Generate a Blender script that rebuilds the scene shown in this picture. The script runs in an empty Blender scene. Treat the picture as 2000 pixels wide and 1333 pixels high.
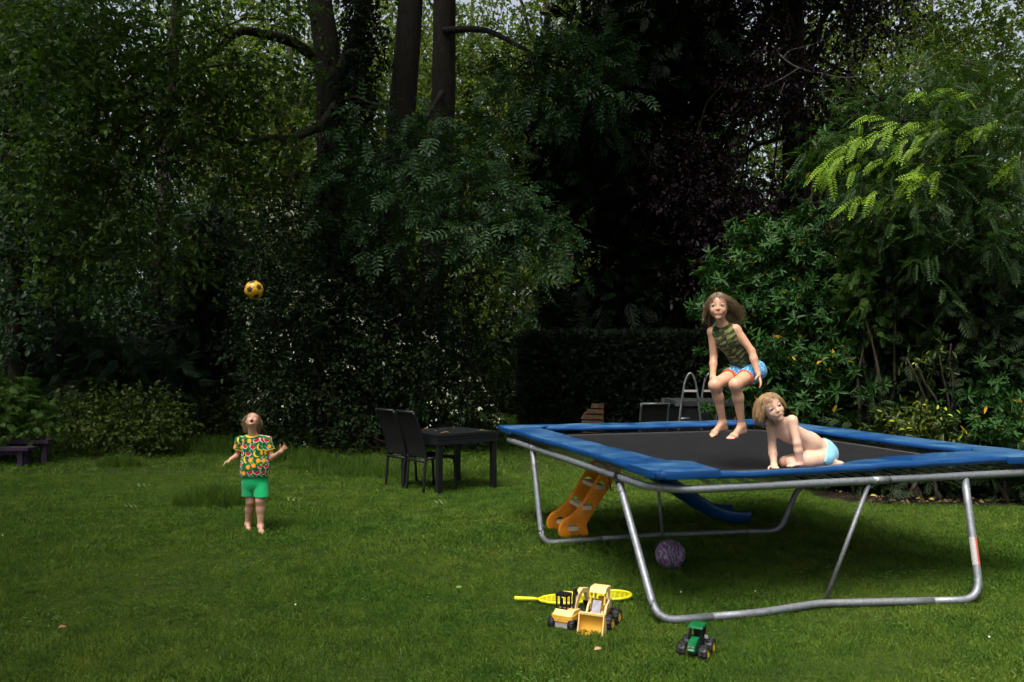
import bpy, bmesh, math, random
import numpy as np
from mathutils import Vector, Matrix, Euler
random.seed(7)
RNG = np.random.default_rng(11)
R = math.radians
scene = bpy.context.scene
COL = scene.collection

# ------------------------------------------------------------------ camera, sky, sun, exposure
CAM_H, FOC, HOR = 1.64, 1600.0, 708.0          # photographer's eye height, focal length and horizon (photo pixels)
PITCH = math.atan((HOR - 666.5) / FOC)
cam = bpy.data.objects.new('camera', bpy.data.cameras.new('camera'))
COL.objects.link(cam)
cam.location = (0, 0, CAM_H)
cam.rotation_euler = (R(90) + PITCH, 0, 0)
cam.data.sensor_width = 36.0
cam.data.lens = 36.0 * FOC / 2000.0
cam.data.clip_start = 0.05
cam.data.clip_end = 500
scene.camera = cam

SUN_ELEV, SUN_AZ = R(62), R(-152)              # azimuth measured from +Y (view direction) towards +X
world = bpy.data.worlds.new('World'); scene.world = world
world.use_nodes = True
wn = world.node_tree.nodes; wl = world.node_tree.links
sky = wn.new('ShaderNodeTexSky'); sky.sky_type = 'NISHITA'; sky.sun_disc = False
sky.sun_elevation = SUN_ELEV; sky.sun_rotation = SUN_AZ
sky.air_density = 1.0; sky.dust_density = 6.0; sky.ozone_density = .4
wn['Background'].inputs['Strength'].default_value = 0.08
hsv = wn.new('ShaderNodeHueSaturation'); hsv.inputs['Saturation'].default_value = .45      # thin overcast whitens the sky
wl.new(sky.outputs[0], hsv.inputs['Color']); wl.new(hsv.outputs[0], wn['Background'].inputs['Color'])
sun = bpy.data.objects.new('sun', bpy.data.lights.new('sun', 'SUN'))
COL.objects.link(sun)
sun.data.energy = 1.5; sun.data.angle = R(34); sun.data.color = (1.0, 0.95, 0.87)
sd = Vector((math.cos(SUN_ELEV) * math.sin(SUN_AZ), math.cos(SUN_ELEV) * math.cos(SUN_AZ), math.sin(SUN_ELEV)))
sun.rotation_euler = (-sd).to_track_quat('-Z', 'Y').to_euler()
sun.location = (0, 0, 40)
scene.view_settings.view_transform = 'Standard'
scene.view_settings.look = 'None'
scene.view_settings.gamma = 1.0
scene.view_settings.use_curve_mapping = False
scene.view_settings.exposure = 1.56
scene.render.engine = 'CYCLES'
cy = scene.cycles
cy.max_bounces = 3; cy.diffuse_bounces = 2; cy.glossy_bounces = 2; cy.transmission_bounces = 2; cy.transparent_max_bounces = 8
cy.use_denoising = True
cy.use_adaptive_sampling = True; cy.adaptive_threshold = .025; cy.adaptive_min_samples = 20
cy.sample_clamp_indirect = 6.0

# ------------------------------------------------------------------ helpers
def PX(px, py, Y):
    """world point at depth Y seen at photo pixel (px, py)"""
    x = (px - 1000.0) / FOC; v = (666.5 - py) / FOC
    yy = math.cos(PITCH) - math.sin(PITCH) * v; zz = math.sin(PITCH) + math.cos(PITCH) * v
    k = Y / yy
    return np.array([x * k, Y, CAM_H + zz * k])

def GP(px, py, z=0.0):
    """point at height z on the ground plane seen at photo pixel (px, py)"""
    x = (px - 1000.0) / FOC; v = (666.5 - py) / FOC
    yy = math.cos(PITCH) - math.sin(PITCH) * v; zz = math.sin(PITCH) + math.cos(PITCH) * v
    k = (z - CAM_H) / zz
    return np.array([x * k, yy * k, z])

def unit(v):
    v = np.asarray(v, float)
    return v / (np.linalg.norm(v, axis=-1, keepdims=True) + 1e-12)

def link(o, parent=None):
    COL.objects.link(o)
    if parent is not None:
        o.parent = parent
    return o

def tag(o, label=None, cat=None, group=None, kind=None):
    if label: o['label'] = label
    if cat: o['category'] = cat
    if group: o['group'] = group
    if kind: o['kind'] = kind
    return o

def thing(name, label, cat, loc=(0, 0, 0), rotz=0.0, group=None):
    o = bpy.data.objects.new(name, None); COL.objects.link(o)
    o.empty_display_size = 0.1
    o.location = tuple(float(c) for c in loc); o.rotation_euler = (0, 0, rotz)
    return tag(o, label, cat, group)

def mesh_np(name, verts, faces, mat=None, smooth=True, cols=None):
    """mesh from numpy arrays; faces (n,3) or (n,4)"""
    me = bpy.data.meshes.new(name)
    verts = np.ascontiguousarray(verts, dtype=np.float32); faces = np.ascontiguousarray(faces, dtype=np.int32)
    k = faces.shape[1]
    me.vertices.add(len(verts)); me.vertices.foreach_set('co', verts.ravel())
    me.loops.add(faces.size); me.loops.foreach_set('vertex_index', faces.ravel())
    me.polygons.add(len(faces)); me.polygons.foreach_set('loop_start', np.arange(0, faces.size, k, dtype=np.int32))
    me.polygons.foreach_set('loop_total', np.full(len(faces), k, dtype=np.int32))
    me.update(calc_edges=True)
    if smooth: me.polygons.foreach_set('use_smooth', np.ones(len(faces), dtype=bool))
    if cols is not None:
        a = me.color_attributes.new('Col', 'FLOAT_COLOR', 'POINT')
        c = np.ones((len(verts), 4), np.float32); c[:, :3] = cols
        a.data.foreach_set('color', c.ravel())
    if mat is not None: me.materials.append(mat)
    return me

def obj_np(name, verts, faces, mat, parent=None, smooth=True, cols=None):
    return link(bpy.data.objects.new(name, mesh_np(name, verts, faces, mat, smooth, cols)), parent)

def obj_bm(name, bm, mat, parent=None, smooth=False, bevel=0.0, seg=2):
    if bevel > 0:
        es = [e for e in bm.edges if len(e.link_faces) == 2 and e.calc_face_angle(0) > R(28)]
        bmesh.ops.bevel(bm, geom=es, offset=bevel, segments=seg, profile=0.6, affect='EDGES', clamp_overlap=True)
    bmesh.ops.recalc_face_normals(bm, faces=bm.faces)
    me = bpy.data.meshes.new(name); bm.to_mesh(me); bm.free()
    if smooth or bevel > 0:
        me.polygons.foreach_set('use_smooth', np.ones(len(me.polygons), dtype=bool))
        if bevel > 0 and not smooth:
            try: me.set_sharp_from_angle(angle=R(40))
            except Exception: pass
    if mat is not None: me.materials.append(mat)
    return link(bpy.data.objects.new(name, me), parent)

def copy_tree(o, parent=None):
    c = o.copy(); COL.objects.link(c); c.parent = parent
    for ch in [x for x in o.children]:
        copy_tree(ch, c)
    return c

def bm_box(bm, lo, hi, M=None):
    vs = []
    for x in (lo[0], hi[0]):
        for y in (lo[1], hi[1]):
            for z in (lo[2], hi[2]):
                p = Vector((x, y, z)); vs.append(bm.verts.new(M @ p if M else p))
    for f in ((0, 1, 3, 2), (4, 6, 7, 5), (0, 4, 5, 1), (2, 3, 7, 6), (0, 2, 6, 4), (1, 5, 7, 3)):
        bm.faces.new([vs[i] for i in f])

def bm_prism(bm, poly, axis, a, b, M=None):
    """extrude a 2-D polygon along axis (0,1,2) from a to b"""
    def p3(q, t):
        c = [0, 0, 0]; o = [i for i in range(3) if i != axis]
        c[o[0]] = q[0]; c[o[1]] = q[1]; c[axis] = t
        v = Vector(c); return M @ v if M else v
    A = [bm.verts.new(p3(q, a)) for q in poly]; B = [bm.verts.new(p3(q, b)) for q in poly]
    bm.faces.new(A); bm.faces.new(list(reversed(B)))
    n = len(poly)
    for i in range(n):
        bm.faces.new((A[i], B[i], B[(i + 1) % n], A[(i + 1) % n]))

def catmull(pts, n):
    pts = np.asarray(pts, float)
    P = np.vstack([2 * pts[0] - pts[1], pts, 2 * pts[-1] - pts[-2]])
    out = []
    for i in range(1, len(P) - 2):
        for t in np.linspace(0, 1, n, endpoint=False):
            a, b, c, d = P[i - 1], P[i], P[i + 1], P[i + 2]
            out.append(.5 * ((2 * b) + (-a + c) * t + (2 * a - 5 * b + 4 * c - d) * t * t + (-a + 3 * b - 3 * c + d) * t ** 3))
    out.append(P[-2])
    return np.array(out)

def tube_np(path, rad, sides=10, caps=True, lump=0.0, seed=0, closed=False):
    """tube along a path; returns verts, quad faces (caps as degenerate quads)"""
    path = np.asarray(path, float); n = len(path)
    rad = np.broadcast_to(np.asarray(rad, float), (n,))
    if closed:
        T = unit(np.roll(path, -1, 0) - np.roll(path, 1, 0))
    else:
        T = unit(np.gradient(path, axis=0))
    ref = np.array([0., 0., 1.]) if abs(T[0][2]) < .9 else np.array([1., 0., 0.])
    u = unit(np.cross(T[0], ref)); U = [u]
    for i in range(1, n):
        u = unit(u - T[i] * np.dot(u, T[i])); U.append(u)
    U = np.array(U); W = np.cross(T, U)
    a = np.linspace(0, 2 * np.pi, sides, endpoint=False)
    rr = rad[:, None] * np.ones((1, sides))
    if lump > 0:
        g = np.random.default_rng(seed)
        for f in (1, 2, 3, 5):
            rr = rr * (1 + lump / f ** .7 * np.sin(f * a[None] + g.uniform(0, 6.3) + np.linspace(0, g.uniform(2, 9), n)[:, None]))
    V = path[:, None] + rr[..., None] * (np.cos(a)[None, :, None] * U[:, None] + np.sin(a)[None, :, None] * W[:, None])
    V = V.reshape(-1, 3)
    F = []
    for i in range(n if closed else n - 1):
        i2 = (i + 1) % n
        for j in range(sides):
            F.append((i * sides + j, i * sides + (j + 1) % sides, i2 * sides + (j + 1) % sides, i2 * sides + j))
    if caps and not closed:
        c0 = len(V); V = np.vstack([V, path[0], path[-1]])
        for j in range(0, sides, 2):
            F.append((c0, (j + 2) % sides, (j + 1) % sides, j))
            b = (n - 1) * sides
            F.append((c0 + 1, b + j, b + (j + 1) % sides, b + (j + 2) % sides))
    return V, np.array(F)

def merge_np(parts):
    V, F, o = [], [], 0
    for v, f in parts:
        V.append(v); F.append(np.asarray(f) + o); o += len(v)
    return np.vstack(V), np.vstack(F)

def tube_obj(name, path, rad, mat, parent=None, sides=12, **k):
    return obj_np(name, *tube_np(path, rad, sides, **k), mat, parent)

# ------------------------------------------------------------------ materials
def mat_new(name):
    m = bpy.data.materials.new(name); m.use_nodes = True
    return m, m.node_tree.nodes, m.node_tree.links, m.node_tree.nodes['Principled BSDF']

def ramp(n, stops):
    r = n.new('ShaderNodeValToRGB')
    while len(r.color_ramp.elements) < len(stops): r.color_ramp.elements.new(.5)
    for e, (p, c) in zip(r.color_ramp.elements, stops):
        e.position = p; e.color = (*c, 1)
    return r

def mat_plain(name, col, rough=.5, spec=.5, metal=0.0, var=0.12, scale=8.0, bump=0.0, bscale=60.0, coat=0.0, col2=None, lo=.35, hi=.7):
    """solid colour broken up by noise (col2 = wear or dirt colour), optional fine bump"""
    m, n, l, b = mat_new(name)
    tc = n.new('ShaderNodeTexCoord'); nz = n.new('ShaderNodeTexNoise')
    nz.inputs['Scale'].default_value = scale; nz.inputs['Detail'].default_value = 5
    l.new(tc.outputs['Object'], nz.inputs['Vector'])
    c2 = col2 if col2 is not None else tuple(c * (1 - 2 * var) for c in col)
    r = ramp(n, [(lo, c2), (hi, col)])
    l.new(nz.outputs['Fac'], r.inputs[0]); l.new(r.outputs[0], b.inputs['Base Color'])
    b.inputs['Roughness'].default_value = rough; b.inputs['Specular IOR Level'].default_value = spec
    b.inputs['Metallic'].default_value = metal; b.inputs['Coat Weight'].default_value = coat
    if bump > 0:
        nb = n.new('ShaderNodeTexNoise'); nb.inputs['Scale'].default_value = bscale; nb.inputs['Detail'].default_value = 4
        l.new(tc.outputs['Object'], nb.inputs['Vector'])
        bp = n.new('ShaderNodeBump'); bp.inputs['Strength'].default_value = bump; bp.inputs['Distance'].default_value = .01
        l.new(nb.outputs['Fac'], bp.inputs['Height']); l.new(bp.outputs[0], b.inputs['Normal'])
    return m

def mat_leaf(name, dark, light, trans=.35, rough=.5, spec=.22, dead=None, dead_at=.97, tcol=None):
    """leaf: colour varies from leaf to leaf, some light passes through"""
    m, n, l, b = mat_new(name)
    g = n.new('ShaderNodeNewGeometry')
    stops = [(0.0, dark), (.75, light)]
    if dead: stops += [(dead_at - .005, light), (dead_at, dead)]
    r = ramp(n, stops); l.new(g.outputs['Random Per Island'], r.inputs[0])
    l.new(r.outputs[0], b.inputs['Base Color'])
    b.inputs['Roughness'].default_value = rough; b.inputs['Specular IOR Level'].default_value = spec
    t = n.new('ShaderNodeBsdfTranslucent')
    mx = n.new('ShaderNodeMix'); mx.data_type = 'RGBA'; mx.blend_type = 'MULTIPLY'; mx.inputs[0].default_value = 1
    l.new(r.outputs[0], mx.inputs[6]); mx.inputs[7].default_value = (*(tcol or (1.5, 1.6, .6)), 1)
    l.new(mx.outputs[2], t.inputs['Color'])
    ms = n.new('ShaderNodeMixShader'); ms.inputs[0].default_value = trans
    l.new(b.outputs[0], ms.inputs[1]); l.new(t.outputs[0], ms.inputs[2])
    l.new(ms.outputs[0], n['Material Output'].inputs['Surface'])
    return m

def mat_bark(name, c1, c2, moss=None):
    m, n, l, b = mat_new(name)
    tc = n.new('ShaderNodeTexCoord'); mp = n.new('ShaderNodeMapping'); mp.inputs['Scale'].default_value = (6, 6, 1.2)
    l.new(tc.outputs['Object'], mp.inputs[0])
    nz = n.new('ShaderNodeTexNoise'); nz.inputs['Scale'].default_value = 3; nz.inputs['Detail'].default_value = 9; nz.inputs['Roughness'].default_value = .7
    l.new(mp.outputs[0], nz.inputs['Vector'])
    st = [(.35, c1), (.65, c2)] + ([(.72, moss)] if moss else [])
    r = ramp(n, st); l.new(nz.outputs['Fac'], r.inputs[0]); l.new(r.outputs[0], b.inputs['Base Color'])
    b.inputs['Roughness'].default_value = .9; b.inputs['Specular IOR Level'].default_value = .2
    bp = n.new('ShaderNodeBump'); bp.inputs['Strength'].default_value = .8; bp.inputs['Distance'].default_value = .04
    l.new(nz.outputs['Fac'], bp.inputs['Height']); l.new(bp.outputs[0], b.inputs['Normal'])
    return m

def mat_vcol(name, rough=.55, spec=.4, sss=0.0, bump=0.0, bscale=200.0, radius=(1.0, .35, .2), sheen=0.0):
    """colour from the mesh's own print or skin attribute"""
    m, n, l, b = mat_new(name)
    a = n.new('ShaderNodeVertexColor'); a.layer_name = 'Col'
    nz = n.new('ShaderNodeTexNoise'); nz.inputs['Scale'].default_value = 35; nz.inputs['Detail'].default_value = 4
    tc = n.new('ShaderNodeTexCoord'); l.new(tc.outputs['Object'], nz.inputs['Vector'])
    mr = n.new('ShaderNodeMapRange'); mr.inputs[1].default_value = .3; mr.inputs[2].default_value = .7; mr.inputs[3].default_value = .9; mr.inputs[4].default_value = 1.06
    l.new(nz.outputs['Fac'], mr.inputs[0])
    mx = n.new('ShaderNodeMix'); mx.data_type = 'RGBA'; mx.blend_type = 'MULTIPLY'; mx.inputs[0].default_value = 1
    l.new(a.outputs['Color'], mx.inputs[6]); l.new(mr.outputs[0], mx.inputs[7])
    l.new(mx.outputs[2], b.inputs['Base Color'])
    b.inputs['Roughness'].default_value = rough; b.inputs['Specular IOR Level'].default_value = spec
    if sss > 0:
        b.inputs['Subsurface Weight'].default_value = sss; b.inputs['Subsurface Radius'].default_value = radius
        b.inputs['Subsurface Scale'].default_value = .008
    b.inputs['Sheen Weight'].default_value = sheen
    if bump > 0:
        nb = n.new('ShaderNodeTexNoise'); nb.inputs['Scale'].default_value = bscale; nb.inputs['Detail'].default_value = 3
        l.new(tc.outputs['Object'], nb.inputs['Vector'])
        bp = n.new('ShaderNodeBump'); bp.inputs['Strength'].default_value = bump; bp.inputs['Distance'].default_value = .004
        l.new(nb.outputs['Fac'], bp.inputs['Height']); l.new(bp.outputs[0], b.inputs['Normal'])
    return m
# ------------------------------------------------------------------ ground
def mat_lawn():
    m, n, l, b = mat_new('lawn_soil')
    tc = n.new('ShaderNodeTexCoord')
    a = n.new('ShaderNodeTexNoise'); a.inputs['Scale'].default_value = .6; a.inputs['Detail'].default_value = 8
    l.new(tc.outputs['Object'], a.inputs['Vector'])
    r = ramp(n, [(.3, (.020, .034, .006)), (.55, (.028, .048, .008)), (.75, (.044, .050, .014))])
    l.new(a.outputs['Fac'], r.inputs[0]); l.new(r.outputs[0], b.inputs['Base Color'])
    b.inputs['Roughness'].default_value = 1; b.inputs['Specular IOR Level'].default_value = .1
    return m
g = np.array([[-160, -120, 0], [160, -120, 0], [160, 200, 0], [-160, 200, 0]], float)
lawn = obj_np('lawn', g, np.array([[0, 1, 2, 3]]), mat_lawn(), smooth=False); tag(lawn, kind='structure')

# grass: tufts set out on the lawn
def mat_grass():
    """blade colour varies blade by blade and in patches: lusher, drier, mossier"""
    m, n, l, b = mat_new('grass_blade')
    g = n.new('ShaderNodeNewGeometry')
    r = ramp(n, [(0, (.016, .043, .005)), (.55, (.057, .117, .012)), (.93, (.105, .176, .024)), (.955, (.11, .18, .026)), (.965, (.23, .21, .08))]); l.new(g.outputs['Random Per Island'], r.inputs[0])
    n1 = n.new('ShaderNodeTexNoise'); n1.inputs['Scale'].default_value = .55; n1.inputs['Detail'].default_value = 6; l.new(g.outputs['Position'], n1.inputs['Vector'])
    r1 = ramp(n, [(.36, (.78, .88, .75)), (.50, (1.0, 1.0, 1.0)), (.66, (1.28, 1.12, 1.15))]); l.new(n1.outputs['Fac'], r1.inputs[0])
    n2 = n.new('ShaderNodeTexNoise'); n2.inputs['Scale'].default_value = 4.5; n2.inputs['Detail'].default_value = 4; l.new(g.outputs['Position'], n2.inputs['Vector'])
    r2 = ramp(n, [(.34, (.70, .80, .8)), (.55, (1.05, 1.05, 1.0)), (.70, (1.28, 1.15, 1.2))]); l.new(n2.outputs['Fac'], r2.inputs[0])
    def mul(a_, b_):
        x = n.new('ShaderNodeMix'); x.data_type = 'RGBA'; x.blend_type = 'MULTIPLY'; x.inputs[0].default_value = 1; l.new(a_, x.inputs[6]); l.new(b_, x.inputs[7]); return x.outputs[2]
    c = mul(mul(r.outputs[0], r1.outputs[0]), r2.outputs[0])
    l.new(c, b.inputs['Base Color']); b.inputs['Roughness'].default_value = .6; b.inputs['Specular IOR Level'].default_value = .12
    t = n.new('ShaderNodeBsdfTranslucent'); l.new(c, t.inputs['Color'])
    ms = n.new('ShaderNodeMixShader'); ms.inputs[0].default_value = .3; l.new(b.outputs[0], ms.inputs[1]); l.new(t.outputs[0], ms.inputs[2]); l.new(ms.outputs[0], n['Material Output'].inputs['Surface'])
    return m
M_GRASS = mat_grass()
def tuft_mesh(name, nb, rad, hmin, hmax, w, seed, lean=.5):
    g = np.random.default_rng(seed); V, F = [], []
    for i in range(nb):
        a = g.uniform(0, 6.283); r = rad * math.sqrt(g.uniform()); h = g.uniform(hmin, hmax)
        b0 = np.array([r * math.cos(a), r * math.sin(a), -.004])
        la = g.uniform(0, 6.283); ln = g.uniform(.1, lean) * h
        d = np.array([math.cos(la) * ln, math.sin(la) * ln, 0])
        sa = g.uniform(0, 6.283); s = np.array([math.cos(sa), math.sin(sa), 0]) * w * g.uniform(.7, 1.2) / 2
        k = len(V)
        m1 = b0 + d * .35 + np.array([0, 0, h * .62])
        t = b0 + d * 1.1 + np.array([0, 0, h])
        V += [b0 - s, b0 + s, m1 + s * .8, m1 - s * .8, t]
        F += [(k, k + 1, k + 2, k + 3), (k + 3, k + 2, k + 4, k + 4)]
    F3 = []
    for f in F:
        if f[2] == f[3]: F3.append((f[0], f[1], f[2]))
        else: F3 += [(f[0], f[1], f[2]), (f[0], f[2], f[3])]
    return mesh_np(name, np.array(V), np.array(F3), M_GRASS)

def grass_object(name, pts, rot, scl, tufts, label):
    me = bpy.data.meshes.new(name); me.vertices.add(len(pts)); me.vertices.foreach_set('co', pts.astype(np.float32).ravel())
    for nm, arr in (('rot', rot), ('scl', scl), ('pick', RNG.integers(0, len(tufts), len(pts)).astype(np.float32))):
        at = me.attributes.new(nm, 'FLOAT', 'POINT'); at.data.foreach_set('value', arr.astype(np.float32))
    o = link(bpy.data.objects.new(name, me))
    ng = bpy.data.node_groups.new(name + '_set', 'GeometryNodeTree')
    ng.interface.new_socket('Geometry', in_out='INPUT', socket_type='NodeSocketGeometry')
    ng.interface.new_socket('Geometry', in_out='OUTPUT', socket_type='NodeSocketGeometry')
    N = ng.nodes; L = ng.links
    gi = N.new('NodeGroupInput'); go = N.new('NodeGroupOutput')
    jo = N.new('GeometryNodeJoinGeometry')
    def attr(nm):
        a = N.new('GeometryNodeInputNamedAttribute'); a.data_type = 'FLOAT'; a.inputs['Name'].default_value = nm
        return a.outputs['Attribute']
    m2p = N.new('GeometryNodeMeshToPoints'); L.new(gi.outputs[0], m2p.inputs['Mesh'])
    cx = N.new('ShaderNodeCombineXYZ'); L.new(attr('rot'), cx.inputs['Z'])
    e2r = N.new('FunctionNodeEulerToRotation'); L.new(cx.outputs[0], e2r.inputs[0])
    for i, t in enumerate(tufts):
        oi = N.new('GeometryNodeObjectInfo'); oi.inputs['Object'].default_value = t
        cmpn = N.new('FunctionNodeCompare'); cmpn.data_type = 'FLOAT'; cmpn.operation = 'EQUAL'
        L.new(attr('pick'), cmpn.inputs[0]); cmpn.inputs[1].default_value = float(i); cmpn.inputs['Epsilon'].default_value = .1
        ip = N.new('GeometryNodeInstanceOnPoints')
        L.new(m2p.outputs[0], ip.inputs['Points']); L.new(cmpn.outputs[0], ip.inputs['Selection'])
        L.new(oi.outputs['Geometry'], ip.inputs['Instance']); L.new(e2r.outputs[0], ip.inputs['Rotation'])
        L.new(attr('scl'), ip.inputs['Scale']); L.new(ip.outputs[0], jo.inputs[0])
    L.new(jo.outputs[0], go.inputs[0])
    md = o.modifiers.new('tufts', 'NODES'); md.node_group = ng
    return tag(o, label, 'grass', kind='stuff')

TUFTS = [bpy.data.objects.new('tuft', tuft_mesh('tuft', 15, .036, .008, .032, .0050, s, 1.3)) for s in range(5)]
def field(n, y0, y1, half):
    y = y0 + (y1 - y0) * RNG.uniform(size=n) ** .9
    x = RNG.uniform(-1, 1, n) * (half * y + .8)
    return x, y
xs, ys, sc = [], [], []
for n, y0, y1, s0 in ((60000, 3.4, 7.0, .95), (50000, 7.0, 12.0, 1.3), (26000, 12.0, 25.0, 2.0)):
    x, y = field(n, y0, y1, .64)
    xs.append(x); ys.append(y); sc.append(RNG.uniform(.7, 1.25, n) * s0)
gx, gy, gs = map(np.concatenate, (xs, ys, sc))
def vnoise(x, y, seed, f):
    g = np.random.default_rng(seed); v = 0
    for i in range(7):
        a, ph = g.uniform(0, 6.28), g.uniform(0, 6.28); ff = f * g.uniform(.5, 2)
        v = v + np.sin((x * math.cos(a) + y * math.sin(a)) * ff + ph)
    return v / 4
gs = gs * (1 + .30 * vnoise(gx, gy, 3, 1.7) + .25 * vnoise(gx, gy, 5, 7))
worn = ((gx + 7.4) ** 2 / 3 + (gy - 9.6) ** 2 / 1.6 < 1)             # dry thin patch on the left
gs = np.where(worn, gs * .7, gs)
bed = (gx > 3.9 + .25 * vnoise(gx, gy, 8, 2)) & (gy > 9.6 + .2 * vnoise(gx, gy, 9, 3))   # shrub bed on the right
ok = ~bed & (gs > .3)
gx, gy, gs = gx[ok], gy[ok], gs[ok]
grass_object('grass', np.stack([gx, gy, np.zeros_like(gx)], 1), RNG.uniform(0, 6.28, len(gx)), gs, TUFTS, 'short mown green grass covering the whole lawn')

# clover in the mown grass
def clover():
    g = np.random.default_rng(77); P, U, N, S = [], [], [], []
    for k in range(46):
        cx, cy_ = g.uniform(-4.2, 4.2), g.uniform(3.9, 10.5); cx *= cy_ / 7
        for q in range(g.integers(10, 34)):
            p = np.array([cx + g.normal() * .13, cy_ + g.normal() * .13, g.uniform(.014, .026)]); a0_ = g.uniform(0, 6.28)
            for j in range(3):
                a = a0_ + j * 2.094; P.append(p); U.append((math.cos(a), math.sin(a), .25)); N.append((g.normal() * .25, -.2 + g.normal() * .25, 1)); S.append(g.uniform(.008, .014))
    T = (np.array([[0, 0, 0], [-.42, .45, .05], [-.36, .85, .02], [0, .92, 0], [.36, .85, .02], [.42, .45, .05]]), np.array([[0, 4, 5], [0, 3, 4], [0, 2, 3], [0, 1, 2]]))
    V, S_ = [], np.array(S); P, U, N = map(np.array, (P, U, N)); U = unit(U); X = unit(np.cross(U, N)); Nn = np.cross(X, U)
    W = P[:, None] + S_[:, None, None] * (T[0][None, :, 0:1] * X[:, None] + T[0][None, :, 1:2] * U[:, None] + T[0][None, :, 2:3] * Nn[:, None])
    F = (T[1][None] + (np.arange(len(P)) * 6)[:, None, None]).reshape(-1, 3)
    tag(obj_np('clover', W.reshape(-1, 3), F, mat_leaf('clover_leaf', (.05, .12, .03), (.11, .21, .06), trans=.25, rough=.5)), 'small clover leaves in patches through the mown lawn', 'clover', kind='stuff')
clover()

# longer, uncut grass
LONG = [bpy.data.objects.new('long_tuft', tuft_mesh('long_tuft', 26, .06, .10, .30, .006, 40 + s, .8)) for s in range(3)]
def patch(px, py, rx, ry, n, s):
    c = GP(px, py); a = RNG.uniform(0, 6.28, n); r = np.sqrt(RNG.uniform(0, 1, n))
    return np.stack([c[0] + rx * r * np.cos(a), c[1] + ry * r * np.sin(a), np.zeros(n)], 1), s * RNG.uniform(.6, 1.2, n) * (1.1 - .5 * r)
for nm, lab, sp in (('tall_grass', 'clump of long uncut grass behind the child with fruit shirt', [(425, 985, .5, .35, 170, 1.0)]),
                    ('tall_grass', 'small clump of long grass in front of left shrubs', [(232, 912, .32, .25, 80, 1.0)]),
                    ('tall_grass', 'band of long grass along foot of left shrub border', [(330, 868, 1.6, .9, 330, 1.2), (420, 880, 1.0, .8, 200, 1.1), (120, 885, 1.5, .6, 200, 1.1), (560, 900, .8, .6, 150, 1.0)]),
                    ('tall_grass', 'long grass growing under and behind the dark garden table', [(660, 915, .9, .5, 160, .9), (800, 930, .9, .35, 120, .8), (930, 930, .5, .3, 50, .7), (700, 930, .7, .3, 120, .8)])):
    P, S = zip(*[patch(*q) for q in sp]); P = np.vstack(P); S = np.concatenate(S)
    grass_object(nm, P, RNG.uniform(0, 6.28, len(P)), S, LONG, lab)

# ------------------------------------------------------------------ vegetation
def leaf_t(w=.5, fold=.12, curl=.12):
    """leaf of length 1 along +Y, 6 points, 4 triangles"""
    V = np.array([[0, 0, 0], [-w * .42, .33, fold], [-w * .36, .68, fold * .6 - curl * .4], [0, 1, -curl], [w * .36, .68, fold * .6 - curl * .4], [w * .42, .33, fold]])
    return V, np.array([[0, 4, 5], [0, 3, 4], [0, 2, 3], [0, 1, 2]])
def leaf_s(w=.5, fold=.14):
    V = np.array([[0, 0, 0], [-w * .5, .5, fold], [0, 1, -.08], [w * .5, .5, fold]])
    return V, np.array([[0, 2, 3], [0, 1, 2]])
def place(T, P, U, N, S):
    """copies of template T at P with axis U and face normal N, scale S"""
    V, F = T
    U = unit(U); X = unit(np.cross(U, N)); Nn = np.cross(X, U)
    S = np.asarray(S)[:, None, None]
    W = P[:, None, :] + S * (V[None, :, 0:1] * X[:, None] + V[None, :, 1:2] * U[:, None] + V[None, :, 2:3] * Nn[:, None])
    n, k = len(P), len(V)
    return W.reshape(-1, 3), (F[None] + (np.arange(n) * k)[:, None, None]).reshape(-1, F.shape[1])
def pinnate(pairs, lw, droop, ll=.36, simple=True):
    """compound leaf of length 1: leaflets in pairs along a drooping midrib"""
    parts = []
    ys = np.linspace(.16, .92, pairs)
    for i, y in enumerate(ys):
        z = -droop * y * y
        s = ll * (1 - .35 * abs(y - .5))
        for sx in (-1, 1):
            T = leaf_s(lw, .05) if simple else leaf_t(lw, .06, .05)
            parts.append(place(T, np.array([[0, y, z]]), np.array([[sx, .38, -.12 - droop * .5]]), np.array([[0, .1, 1.]]), np.array([s])))
    parts.append(place(leaf_s(lw, .05), np.array([[0, .95, -droop * .95]]), np.array([[0, 1, -droop]]), np.array([[0, .3, 1.]]), np.array([ll * 1.05])))
    parts.append((np.array([[-.008, 0, 0], [.008, 0, 0], [.006, .95, -droop * .93], [-.006, .95, -droop * .93]]), np.array([[0, 1, 2], [0, 2, 3]])))
    return merge_np(parts)
def whorl(n, w, up, ll=1.0):
    parts = []
    for i in range(n):
        a = i * 2.4; e = up + .35 * math.sin(i * 1.7)
        d = np.array([[math.cos(a) * math.cos(e), math.sin(e), math.sin(a) * math.cos(e)]])
        parts.append(place(leaf_t(w, .08, .12), np.zeros((1, 3)), d, np.array([[0, 1, .01]]), np.array([ll * (.75 + .3 * ((i * 7) % 5) / 4)])))
    return merge_np(parts)
def frond(n=9, w=.16):
    """flat conifer spray of length 1"""
    parts = []
    for i in range(n):
        y = .08 + .9 * i / n
        for sx in (-1, 1):
            parts.append(place(leaf_s(w, .03), np.array([[0, y, -.10 * y]]), np.array([[sx * .8, 1, -.22]]), np.array([[0, 0, 1.]]), np.array([.42 * (1 - .6 * y) + .06])))
    parts.append(place(leaf_s(w * .6, .03), np.array([[0, .1, 0]]), np.array([[0, 1, -.12]]), np.array([[0, 0, 1.]]), np.array([.98])))
    return merge_np(parts)

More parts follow.
